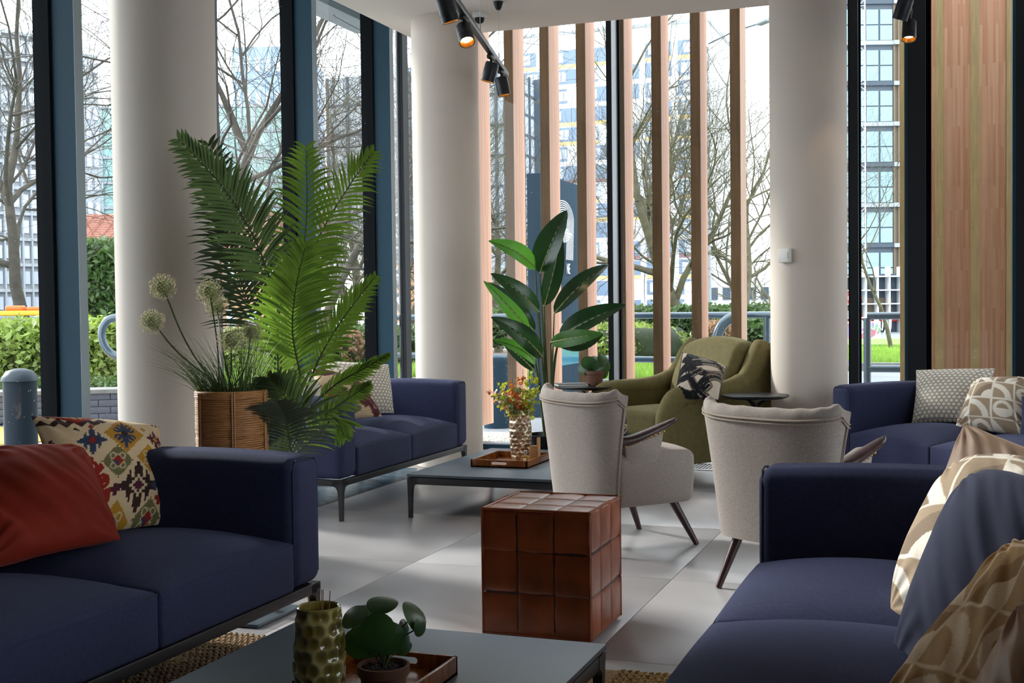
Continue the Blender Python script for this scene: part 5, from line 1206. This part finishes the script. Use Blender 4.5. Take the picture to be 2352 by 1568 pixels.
# signs, bollards, street things
t = thing('totem_sign', 'tall dark totem sign with a white concentric line emblem', 'sign', (0, 0, -.02))
dT = 12.4; e0 = W(1240, 392, dT); xs_ = e0.x; topz = e0.z; e1 = VX(1336, 420, xs_); e1y = e1.y; w0 = (W(1240, 600, dT) - W(1207, 600, dT)).length
t.location = (xs_, e0.y, -.02); b = MB(); b.rbox((-w0 / 2, (e1y - e0.y) / 2, topz / 2), (w0, e1y - e0.y, topz), .01, 1); part('slab', b, M['sign'], t)
b = MB(); b.box(.001, .004, .02, e1y - e0.y - .01, .5, .95); part('reflection_band', b, mat('sign_reflection', hx('3f7f96'), .12, spec=.9), t, smooth=False)  # teal reflection on the lower slab, put in as a coloured band
def on_sign(px, py): p = VX(px, py, xs_ + .006); return (p.y - e0.y, p.z + .02)
# emblem: concentric lines, bowl above and a tail running down on the right
ya, za = on_sign(1296, 458); yb, zb_ = on_sign(1314, 598); yc, _ = on_sign(1268, 520); ymid, zm = on_sign(1293, 500); hw_ = on_sign(1316, 500)[0] - ymid
for k in range(6):
    q = k / 5 * .62; A_ = hw_ * (1 - q); P = []
    for i in range(25): a = PI * i / 24; P.append((.009, ymid + A_ * math.cos(a), zm - .02 + (za - zm) * (1 - q * .9) * math.sin(a)))
    right = P[0]; tail = [(.009, right[1] - (zm - .02 - z_) * .10 * 1, z_) for z_ in np.linspace(zb_, zm - .05, 10)]
    left = []
    zlow = zm - .02 - (za - zm) * 1.2 * (1 - q * .6)
    for i in range(13): a = PI + (PI * .8) * i / 12; left.append((.009, ymid + A_ * math.cos(a), zm - .02 + (zm - .02 - zlow) * math.sin(a)))
    b = MB(); b.tube([Vector(p) for p in tail] + [Vector(p) for p in P] + [Vector(p) for p in left], .0062, 6, flat=1); part('emblem_line', b, M['signw'], t)
fc = bpy.data.curves.new('lettering', 'FONT'); fc.body = 'NE'; fc.size = .155; fc.extrude = .002; fc.align_x = 'RIGHT'
dg = bpy.data.objects.new('tmp', fc); scene.collection.objects.link(dg); bpy.context.view_layer.update(); me = bpy.data.meshes.new_from_object(dg); bpy.data.objects.remove(dg); me.name = 'lettering'; me.materials.append(M['signw'])
lt = link(bpy.data.objects.new('lettering', me), t); y_, z_ = on_sign(1309, 629); lt.matrix_local = Matrix(((0, 0, 1, .008), (.62, 0, 0, y_), (0, 1.05, 0, z_), (0, 0, 0, 1)))
p = G(1143, 958, 0) ; p = W(1143, 958, 9.9 + 1.6); t = tag(part('litter_bin', MB().lathe([(.13, 0), (.13, .62), (.10, .66), (0, .67)], 24), M['sign'], None, (p.x, p.y, -.02)), 'dark round bollard bin outside behind the orange foliage', 'bin')
p = W(1147, 870, 13.2); t = thing('round_sign', 'round blue and white traffic sign low behind the bird of paradise', 'sign', (p.x, p.y, 0))
Mx = frame_at(Vector((0, 0, p.z)), R0, Z0); b = MB(); b.lathe([(.14, 0), (.14, .01), (0, .01)], 32, M4=Mx); part('rim', b, M['signw'], t); b = MB(); b.lathe([(.125, .01), (.125, .016), (0, .016)], 32, M4=Mx); part('disc', b, M['blue'], t)
b = MB(); b.tube([(0, 0, 0), (0, 0, p.z)], .03, 10, up=(1, 0, 0)); part('pole', b, M['rail'], t)
p = W(80, 760, 16); t = thing('round_sign', 'round blue traffic sign peeking over the laurel hedge', 'sign', (p.x, p.y, 0)); Mx = frame_at(Vector((0, 0, p.z)), R0, Z0)
b = MB(); b.lathe([(.15, 0), (.15, .01), (0, .01)], 32, M4=Mx); part('rim', b, M['signw'], t); b = MB(); b.lathe([(.135, .01), (.135, .016), (0, .016)], 32, M4=Mx); part('disc', b, M['blue'], t); b = MB(); b.tube([(0, 0, 0), (0, 0, p.z)], .03, 10, up=(1, 0, 0)); part('pole', b, M['rail'], t)
p = W(1961, 684, 24); t = thing('round_sign', 'red ringed no-left-turn traffic sign beside the right column', 'sign', (p.x, p.y, 0)); Mx = frame_at(Vector((0, 0, p.z)), R0, Z0)
b = MB(); b.lathe([(.155, 0), (.155, .01), (0, .01)], 36, M4=Mx); part('disc', b, M['signw'], t); b = MB(); b.lathe([(.155, .011), (.155, .02), (.12, .02), (.12, .011)], 36, M4=Mx, caps=False); part('ring', b, M['red'], t)
b = MB(); b.box(-.013, .013, -.13, .13, .012, .018, M4=Mx @ Matrix.Rotation(math.radians(45), 4, 'Z')); part('bar', b, M['red'], t, smooth=False)
b = MB(); b.tube([Mx @ Vector((.05, -.07, .016)), Mx @ Vector((.05, .02, .016)), Mx @ Vector((.03, .045, .016)), Mx @ Vector((-.05, .045, .016))], .012, 6); part('arrow', b, M['black'], t); b = MB(); b.tube([(0, .02, 0), (0, .02, p.z)], .03, 10, up=(1, 0, 0)); part('pole', b, M['rail'], t)
p = W(1768, 850, 11.9); t = thing('marker_post', 'square marker post with a red reflector behind the railing', 'bollard', (p.x, p.y, -.02))
b = MB(); b.rbox((0, 0, .30), (.10, .10, .6), .02, 2); part('post', b, M['bdark'], t); b = MB(); b.rbox((0, 0, .62), (.105, .105, .22), .02, 2); part('head', b, M['white'], t); b = MB(); b.box(-.036, .036, -.06, -.05, .60, .70); part('reflector', b, M['red'], t, smooth=False)
p = W(45, 860, 9.5); t = thing('dome_reflection', 'grey dome standing in for a faint reflection in the first left window', 'bin', (p.x, p.y, -.02)); zt_ = W(45, 846, 9.5).z + .02  # solid dome added in place of a faint reflection on the glass
b = MB(); b.lathe([(.125, 0), (.125, zt_ - .10), (.13, zt_ - .095)], 32); part('body', b, mat('reflection_base', hx('18222b'), .6, spec=.2), t); b = MB(); b.lathe([(.14, zt_ - .095), (.135, zt_ - .07), (.10, zt_ - .02), (.04, zt_), (0, zt_)], 32); part('dome', b, mat('reflection_dome', hx('2b3640'), .5, spec=.3), t)
p0, p1 = W(-230, 694, 19), W(150, 724, 19); t = thing('van', 'dark van roof edge with an orange beacon bar beyond the laurel hedge', 'vehicle', (p0.x, p0.y, -.09))
o = Vector((p0.x, p0.y, -.09)); dv = (p1 - p0).normalized(); dv.z = 0; Mx = frame_at(Vector((0, 0, 0)), dv, Vector((-dv.y, dv.x, 0))); L = 2.45; zt_ = W(60, 716, 19).z + .09
b = MB(); b.rbox((L / 2, .9, zt_ / 2 + .05), (L, 1.8, zt_ - .3), .15, 3, M4=Mx); part('body', b, M['bdark'], t)
for k in (.5, 1.95): b = MB(); b.lathe([(.3, -.1), (.32, 0), (.3, .1)], 20, M4=Mx @ Matrix.Translation((k, .0, .3)) @ Matrix.Rotation(PI / 2, 4, 'X')); part('wheel', b, M['black'], t)
b = MB(); b.rbox((L / 2, .0, zt_ - .02), (L, .10, .08), .02, 2, M4=Mx); part('bumper_strip', b, M['yellow'], t); b = MB(); b.rbox((2.1, .05, zt_ + .045), (.28, .12, .07), .03, 3, M4=Mx); b.rbox((1.78, .05, zt_ + .055), (.3, .12, .09), .035, 3, M4=Mx); part('beacon', b, mat('orange_beacon', hx('e8641e'), .3), t)
p = G(50, 998, 0); b = MB(); b.rbox((0, 0, .0), (1.6, 1.2, .012), .004, 1); o = part('road_marking', b, M['yellow'], None, (p.x - .3, p.y, -.012)); o['kind'] = 'structure'; o['label'] = 'yellow painted paving patch'
# street lamp
p = W(1628, 700, 31); t = thing('street_lamp', 'slim grey street lamp with a long arm over the railing', 'lamp post', (p.x, p.y, -.05)); zt_ = W(1628, 100, 31).z
o = Vector((p.x, p.y, -.05)); b = MB(); b.tube([(0, 0, 0), (0, 0, zt_ * .99)], [.075, .05], 12, up=(1, 0, 0)); part('pole', b, M['bconc'], t)
h0, h1 = W(1628, 100, 31) - o, W(1742, 54, 29.3) - o; b = MB(); b.tube([h0, h0.lerp(h1, .5) + Vector((0, 0, .05)), h1], .025, 8); part('arm', b, M['rail'], t)
Mx = frame_at(h1 + (h1 - h0).normalized() * .1, (h1 - h0), (0, 0, 1)); b = MB(); b.rbox((.1, 0, 0), (.42, .12, .22), .05, 3, M4=Mx); part('lantern', b, M['bconc'], t)
# ---- bare trees
def tree(label, base, height, r0, seed, lean=(0, 0), first=.25, levels=5, nb=5, droop=.0, mt='bark', spread=.9, twig=1.0, minr=.0042, top=None):
    rnd = random.Random(seed); t = thing('bare_tree', label, 'tree', base, group=None); big = MB(); small = MB()
    def grow(p, d, L, r, lev):
        n = 5 if lev < 3 else 4; P = [p.copy()]; R_s = [r]; dd = d.copy(); tips = []
        for i in range(n):
            dd = (dd + Vector((rnd.gauss(0, .16), rnd.gauss(0, .16), rnd.gauss(0, .12) + (.10 - droop if lev > 0 else .02)))).normalized(); p = p + dd * (L / n); P.append(p.copy()); R_s.append(max(minr * .7, r * (1 - .55 * (i + 1) / n))); tips.append((p.copy(), dd.copy(), R_s[-1]))
        (big if lev < 2 else small).tube(P, R_s, 9 if lev == 0 else 6 if lev < 3 else 3, caps=False, up=(1, 0, 0) if lev == 0 else None)
        if lev >= levels or r < minr: return
        k = nb - (1 if lev > 1 else 0) + (1 if lev == 0 else 0)
        for j in range(k):
            i = rnd.randint(1 if lev > 0 else int(first * n), n - 1); q, qd, qr = tips[i]; sd = Vector((rnd.gauss(0, 1), rnd.gauss(0, 1), rnd.gauss(0, .4))); sd = (sd - qd * sd.dot(qd)).normalized(); nd = (qd * rnd.uniform(.5, 1.0) + sd * rnd.uniform(.6, 1.2) * spread).normalized()
            q2 = tips[max(0, i - 1)][0].lerp(q, rnd.random()); grow(q2, nd, L * rnd.uniform(.55, .8), qr * rnd.uniform(.5, .75), lev + 1)
        grow(tips[-1][0], (tips[-1][1] + Vector((rnd.gauss(0, .2), rnd.gauss(0, .2), 0))).normalized(), L * .7, tips[-1][2] * .9, lev + 1)
    grow(Vector((0, 0, 0)), Vector((lean[0], lean[1], 1)).normalized(), height * .45, r0, 0)
    tr_ = part('trunk', big, M[mt], t, ang=80); tw = part('twigs', small, M[mt], t, ang=180); tw['kind'] = 'stuff'
    return t
def at(px, d): p = W(px, 720, d); return (p.x, p.y, -.1)
tree('large dark bare tree outside the first left window', at(60, 21), 9.5, .13, 11, (.15, 0), .25, 4, 6, .05)
tree('large bare tree whose boughs sweep across the second left window', at(385, 16), 8.5, .11, 23, (.25, .1), .2, 4, 6, .06)
tree('bare tree with branches crossing the loveseat window', at(697, 20), 9.5, .09, 31, (.1, .2), .2, 4, 6, .08)
tree('slender bare tree beyond the loveseat window', at(815, 34), 9, .12, 41, (0, 0), .1, 4, 6, .0, 'bark2', .8)
tree('bare tree against the gap beside the middle column', at(925, 30), 9, .12, 43, (0, 0), .1, 4, 6, .0, 'bark2', .8)
tree('tangled bare tree behind the first timber fins', at(1145, 30), 7.5, .12, 47, (0, 0), .08, 4, 6, .0, 'bark2', .9)
tree('spreading bare tree in front of the coloured tower', at(1606, 26), 8.2, .17, 53, (-.1, 0), .18, 4, 6, .02, 'bark2', 1.0)
tree('bare tree left of the right-hand column', at(1697, 31), 8.5, .13, 59, (0, 0), .12, 4, 6, .0, 'bark2')
tree('young street tree with a pale trunk on the grass at the right', (G(2049, 806).x, G(2049, 806).y, -.05), 6.2, .055, 61, (0, 0), .5, 4, 5, .02, 'bark2', .9, minr=.003)
# ---- buildings
def slabbox(name, mt, parent, x0, x1, y0, y1, z0, z1, smooth=False): b = MB(); b.box(x0, x1, y0, y1, z0, z1); return part(name, b, mt, parent, smooth=smooth)
class Pieces:
    def __init__(s, parent): s.c = {}; s.p = parent
    def put(s, name, mt, w, d, h, loc):
        k = (name, mt.name, round(w, 2), round(d, 2), round(h, 2))
        if k not in s.c:
            b = MB(); b.box(0, w, -d, 0, 0, h); me = b.mesh(name, False); me.materials.append(mt); s.c[k] = me
        return part(name, s.c[k], None, s.p, loc)
# tower with blue grey bays, yellow and maroon strips
Y = 130; xa, xb = U(1193, 400, Y).x, U(1627, 400, Y).x; zt_ = U(1400, 62, Y).z
tw = thing('tower_block', 'white tower block with blue grey bays and yellow and maroon strips', 'building', (xa, Y, -.5)); Wd = xb - xa; Hh = zt_ + .5
slabbox('wall', M['bwhite'], tw, 0, Wd, 0, 14, 0, Hh); slabbox('roof_edge', M['bconc'], tw, -.1, Wd + .1, -.1, 14, Hh - .35, Hh)
pc_ = Pieces(tw); rnd = random.Random(77); fl = 2.13; nf = int((Hh - 2.2) / fl); nbay = 6; bw = Wd / nbay
for f in range(nf):
    z = Hh - 2.0 - (f + 1) * fl + .45; off = (f % 2) * .0
    for i in range(nbay):
        x = i * bw + .35; w = bw - .7 - (1.1 if (f + i) % 3 == 0 else 0); pc_.put('bay_panel', M['bblue'], w, .12, 1.55, (x, .02, z))
        ns = 2 if w > 3 else 1
        for k in range(ns):
            wx = x + .35 + k * (w - .7) / max(1, ns) + (.3 if (f + i + k) % 2 else 0); pc_.put('window', M['bpane'], .78, .17, 1.05, (wx, .02, z + .22)); 
            if (f * 5 + i * 3 + k) % 3: pc_.put('window', M['bpane'], .5, .17, 1.05, (wx + .86, .02, z + .22))
        h_ = (f * 7 + i * 5 + (f // 3) * 2) % 5
        if h_ in (0, 3): pc_.put('spandrel', M['byel'], w, .10, .42, (x, .02, z - .40))
        elif h_ in (1,): pc_.put('spandrel', M['bmar'], w, .10, .34, (x, .02, z - .34))
# dark mullioned glass block
c = W(1160, 700, 62); t = thing('glass_office', 'dark mullioned glass office block left of the tower', 'building', (c.x, c.y, -.5)); Hh = W(1160, 150, 62).z + .5
slabbox('wall', M['bconc'], t, -10, 0, 0, 7, 0, Hh); pcs = Pieces(t)
for k in range(9): pcs.put('mullion', M['bdark'], .12, .12, Hh, (-10 + k * 1.2, 0, 0))
for k in range(8): pcs.put('transom', M['bdark'], 10, .08, .12, (-10, 0, Hh * (k + 1) / 9))
b = MB(); b.box(.0, .06, .2, 7, 0, Hh - .3); part('glazed_side', b, M['bpane'], t, smooth=False)
for k in range(8): b = MB() if k == 0 else b; b = MB(); b.box(.06, .16 if k % 5 else .5, .1 + k * .92, .2 + k * .92 + (0 if k % 5 else .12), 0, Hh); part('mullion', b, M['bdark'], t, smooth=False)
for k in range(12): b = MB(); b.box(.06, .12, .1, 7, Hh * (k + 1) / 13, Hh * (k + 1) / 13 + .12); part('transom', b, M['bdark'], t, smooth=False)
def block(name, label, px0, px1, d0, d1, ytop, wall, floors, bays, winm, frac=(.6, .55), dep=12, cat='building', fin=None):
    A, B_ = W(px0, 700, d0), W(px1, 700, d1); zt_ = W(px0, ytop, d0).z; t = thing(name, label, cat, (A.x, A.y, -.5), math.atan2((B_ - A).y, (B_ - A).x)); L = Vector((B_.x - A.x, B_.y - A.y)).length; Hh = zt_ + .5
    slabbox('wall', wall, t, 0, L, 0, dep, 0, Hh); pcs = Pieces(t)
    for f in range(floors):
        for k in range(bays): ww, wh = L / bays * frac[0], Hh / floors * frac[1]; pcs.put('window', winm, ww, .12, wh, ((k + .5) * L / bays - ww / 2, .02, Hh * (f + .5) / floors - wh / 2))
    if fin:
        for k in range(bays + 1): pcs.put('pier', fin, L / bays * .14, .3, Hh, (k * L / bays - L / bays * .07, 0, 0))
        for f in range(floors + 1): pcs.put('floor_band', fin, L, .25, Hh / floors * .12, (0, 0, Hh * f / floors - Hh / floors * .06))
    return t, L, Hh
block('office_block', 'tall grey concrete office block at the far left', -260, 94, 66, 72, 35, M['bconc'], 12, 16, M['bpane'], (.6, .5), 14, fin=M['bconc'])
block('office_block', 'grey slab building seen between the first mullion and the thick column', 150, 236, 80, 82, 118, M['bconc'], 12, 5, M['bpane'], (.6, .5), 12)
block('glass_building', 'pale green glass building behind the trees', 180, 690, 100, 100, 250, M['bgreen'], 9, 16, M['bgreen'], (.9, .85), 6, fin=M['bconc'])
block('glass_building', 'bluish stepped upper block above the green glass building', 545, 705, 108, 108, 112, mat('facade_blue_panel', hx('8b9fc0'), .6), 8, 7, M['bpane'], (.5, .4), 12)
t, L, Hh = block('brick_house', 'long brick house with a clay tiled roof and white windows', 120, 700, 58, 58, 580, M['bbrick'], 2, 12, M['bpane'], (.42, .5), 8, 'house')
b = MB(); b.add([(-.4, -.4, Hh), (L + .4, -.4, Hh), (L + .4, 4, Hh + 2.1), (-.4, 4, Hh + 2.1), (-.4, 8.4, Hh), (L + .4, 8.4, Hh)], [(0, 1, 2, 3), (3, 2, 5, 4), (0, 3, 4), (1, 5, 2)]); rf_o = part('roof', b, M['roof'], t, smooth=False)
b = MB()
for r in range(16):
    k = r / 16; y0, z0 = -.4 + 4.4 * k, Hh + 2.1 * k; b.box(-.4, L + .4, y0, y0 + .1, z0 + .01, z0 + .07)
    for q in range(int(L / .6)): b.box(q * .6 - .4, q * .6 - .32, y0, y0 + .27, z0 + .02, z0 + .16)
part('tile_courses', b, M['roof'], rf_o, smooth=False)['kind'] = 'stuff'
block('rendered_house', 'pale rendered house with an arched window outside the loveseat window', 715, 792, 45, 45, 545, mat('cream_render', hx('cfc9bd'), .8), 2, 2, M['bpane'], (.35, .5), 6, 'house')
block('brick_flats', 'brown brick flats outside the narrow left windows', 792, 1000, 60, 62, 600, M['bbrick'], 3, 8, M['bpane'], (.4, .5), 8, 'building')
block('slim_tower', 'distant blue tower beside the middle column', 900, 975, 110, 110, 160, mat('facade_blue_panel', hx('8b9fc0'), .6), 14, 4, M['bpane'], (.6, .5), 12)
block('low_shop', 'low white shop building behind the tree', 1625, 1800, 60, 60, 640, M['bwhite'], 2, 6, M['bdark'], (.6, .4), 8)
# teal tower on the right
t, L, Hh = block('teal_tower', 'tower under construction with teal windows and brown cladding', 1925, 2052, 82, 82, -260, mat('facade_dark_frame', hx('4a5560'), .6), 1, 1, M['bdark'], (.01, .01), 12)
pcs = Pieces(t); nfl = 11; fh = Hh / nfl; cw_ = L / 4.0
for f in range(nfl):
    z = f * fh
    for k in range(4):
        pcs.put('window', M['bteal'], cw_ * .86, .1, fh * .36, (k * cw_ + cw_ * .07, .02, z + fh * .12)); pcs.put('window', M['bteal'], cw_ * .86, .1, fh * .36, (k * cw_ + cw_ * .07, .02, z + fh * .51))
    pcs.put('floor_band', M['bconc'] if f % 2 else M['bdark'], L + .1, .2, fh * .10, (0, 0, z))
A = W(2052, 700, 82); t2 = thing('clad_tower', 'brown ribbed cladding flank of the teal tower', 'building', (A.x, A.y, -.5), math.radians(20)); slabbox('wall', M['bbrown'], t2, 0, 6, 0, 10, 0, Hh); pcs = Pieces(t2)
for k in range(20): pcs.put('rib', M['bbrown'], .12, .12, Hh, (k * .3, 0, 0))
for f in range(nfl // 1): pcs.put('floor_band', M['bconc'], 6, .3, fh * .10, (0, 0, f * fh))
# crane mast
p = W(1973, 700, 76); t = thing('crane_mast', 'pale lattice crane mast in front of the teal tower', 'crane', (p.x, p.y, -.5)); b = MB()
for (x, y) in ((0, 0), (.36, 0), (.36, .36), (0, .36)): b.box(x, x + .05, y, y + .05, 0, 26)
z = 0
while z < 26:
    b.box(0, .4, 0, .03, z, z + .04); b.box(0, .03, 0, .4, z, z + .04); b.tube([(0, 0, z), (.4, 0, z + .4)], .02, 4, caps=False); b.tube([(.4, 0, z + .4), (0, 0, z + .8)], .02, 4, caps=False); z += .8
part('lattice', b, M['bwhite'], t, smooth=False)
# graffiti wall, red shop fronts, scaffold
p = W(1940, 782, 39); q = W(2023, 782, 39); t = thing('graffiti_wall', 'pale wall sprayed with pink and lilac graffiti', 'wall', (p.x, p.y, -.3), YAW); L = (q - p).length; zt_ = W(1980, 738, 39).z + .3
slabbox('wall', M['bwhite'], t, 0, L, 0, .2, 0, zt_)
cols = [mat('spray_pink', hx('c87fa0'), .7), mat('spray_lilac', hx('9a86c0'), .7), mat('spray_green', hx('7fb08a'), .7), mat('spray_rose', hx('b5707a'), .7)]; rnd = random.Random(6)
for k in range(14):
    x, z = rnd.uniform(.1, L - .1), rnd.uniform(.35, zt_ - .1); n = 7; poly = [(x + rnd.uniform(.1, .3) * math.cos(2 * PI * i / n), z + rnd.uniform(.08, .22) * math.sin(2 * PI * i / n)) for i in range(n)]; b = MB(); b.prism(poly, 0, .012 + k * .001, Matrix(((1, 0, 0, 0), (0, 0, -1, 0), (0, 1, 0, 0), (0, 0, 0, 1)))); part('spray_shape', b, cols[k % 4], t, smooth=False)
for k in range(5): b = MB(); x = .2 + k * .26; b.tube(bez([(x, -.02, .4), (x + .12, -.02, .8), (x + .02, -.02, .9), (x + .2, -.02, .55), (x + .24, -.02, .95)], 14), .022, 5); part('spray_line', b, M['bwhite'], t)
t, L, Hh = block('shop_row', 'dark low shop row with red fascias behind the young tree', 1925, 2140, 52, 52, 630, M['bdark'], 1, 5, M['bbrown'], (.7, .3), 6); pcs = Pieces(t)
pcs.put('fascia', M['red'], L, .2, .25, (0, 0, Hh * .30)); 
for k in range(9): pcs.put('scaffold_pole', M['bwhite'], .06, .6, Hh * 1.1, (k * L / 8, 0, 0))
for k in range(4): pcs.put('scaffold_rail', M['bwhite'], L, .66, .05, (0, 0, Hh * (.35 + .2 * k)))
b = MB(); b.box(-2.4, 4, 22.6, 22.9, -.09, .05); struct('kerb', b, M['kerb'], False)
b = MB(); b.box(-2.4, 6, 22.9, 31, -.05, .03); tag(part('lawn', b, M['grass'], None, smooth=False), 'bright lawn round the young street tree', 'grass', kind='stuff')
b = MB(); b.box(-3.3, 6, 33, 38.6, -.05, .05); tag(part('lawn', b, M['grass'], None, smooth=False), 'far strip of grass below the graffiti wall', 'grass', kind='stuff')
# ---- timber fins outside the far window, and the timber wall of the next wing
def fin(name, x, y, z0, parent=None, w=.076, d=.26):
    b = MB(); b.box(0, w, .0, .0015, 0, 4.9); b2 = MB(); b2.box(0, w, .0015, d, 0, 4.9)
    t = thing(name, '', 'timber fin', (x, y, z0)); part('shaded_face', b, M['fin_shaded'], t, smooth=False); part('laminated_body', b2, M['fin'], t, smooth=False); return t  # thin front skin carries the painted shade, the body the lit tone
fl_ = ['half hidden beside the middle column', 'first full one right of the middle column', 'crossing the narrow face of the dark sign', 'just right of the sign emblem', 'tight against the dark mullion', 'above the brush-stroke cushion', 'above the back of the olive armchair', 'last one before the right column']
FX = [-3.683, -3.383, -3.0845, -2.786, -2.478, -2.189, -1.8905, -1.592]
f0 = None
for i, x in enumerate(FX):
    lab = 'larch fin outside the far window, ' + fl_[i]
    if f0 is None: f0 = fin('timber_fin', x, 9.15, .155); f0['label'] = lab; f0['group'] = 'larch fins outside the far window'
    else: dup(f0, (x, 9.15, .155), 0, lab)
b = MB(); b.box(-3.9, -1.2, 9.17, 9.4, 5.0, 5.1); struct('fin_head', b, M['bdark'], False)
tw2 = sempty('wall_timber', 'laminated timber wall of the neighbouring wing')
k = 0; x = -.46
for x0 in np.arange(-.452, 3.2, .298):
    b = MB(); b.box(0, .290, 0, .04, 0, 6); part('timber_panel', b, M['panelwood'], tw2, (float(x0), 11.84, -.05), smooth=False)
b = MB(); b.box(-.45, 3.3, 11.88, 12.1, -.05, 6); part('backing', b, M['bbrown'], tw2, smooth=False)
for i in range(11):
    x = -.490 + .298 * i
    b = MB(); b.box(0, .076, 0, .24, 0, 6.05); part('wall_fin', b, mat('olive_brown_fin', hx('857149'), .6, var=.18, vscale=8, stretch=(8, 8, .5)), tw2, (x, 11.6, -.05), smooth=False)
# canopy outside the left windows
can = sempty('canopy', 'grey outside canopy with square recessed lights')
b = MB(); b.box(-5.5, -4.25, 2, 10.75, 3.79, 4.1); part('slab', b, M['bconc'], can, smooth=False)
b = MB(); b.box(-5.2, -5.1, 2, 10.4, 3.785, 3.789); part('slot', b, M['bdark'], can, smooth=False)
for k in range(6): b = MB(); b.box(-4.85, -4.6, 5.2 + k * .95, 5.5 + k * .95, 3.78, 3.79); part('recess', b, M['black'], can, smooth=False)
grass_strip('grass_blades', 'bright grass blades round the young street tree', -2.4, 1, 22.9, 30.5, 9000, .12, .03, 9)
# rain drops on the glass
rnd = random.Random(44); b = MB()
def dropm(b, c, n_, r): a0 = Vector(n_).orthogonal().normalized(); a1 = Vector(n_).cross(a0); o = len(b.v); b.v += [tuple(c + (a0 * math.cos(k * PI / 3) + a1 * math.sin(k * PI / 3)) * r) for k in range(6)] + [tuple(c + Vector(n_) * r * .6)]; b.f += [(o + k, o + (k + 1) % 6, o + 6) for k in range(6)]
for k in range(900): dropm(b, Vector((rnd.uniform(-4.1, .3), 9.049, rnd.uniform(.1, 3.2) if rnd.random() < .4 else abs(rnd.gauss(.2, .5)) + .1)), Vector((0, 1, 0)), rnd.uniform(.001, .0032))
for k in range(1100): dropm(b, Vector((-4.213, rnd.uniform(3.6, 8.9), rnd.uniform(.1, 3.6) if rnd.random() < .4 else abs(rnd.gauss(.2, .6)) + .1)), Vector((-1, 0, 0)), rnd.uniform(.001, .0034))
o = part('rain_drops', b, M['drop'], None, smooth=True); tag(o, 'tiny rain drops speckling the outside of the window glass', 'water', kind='stuff')
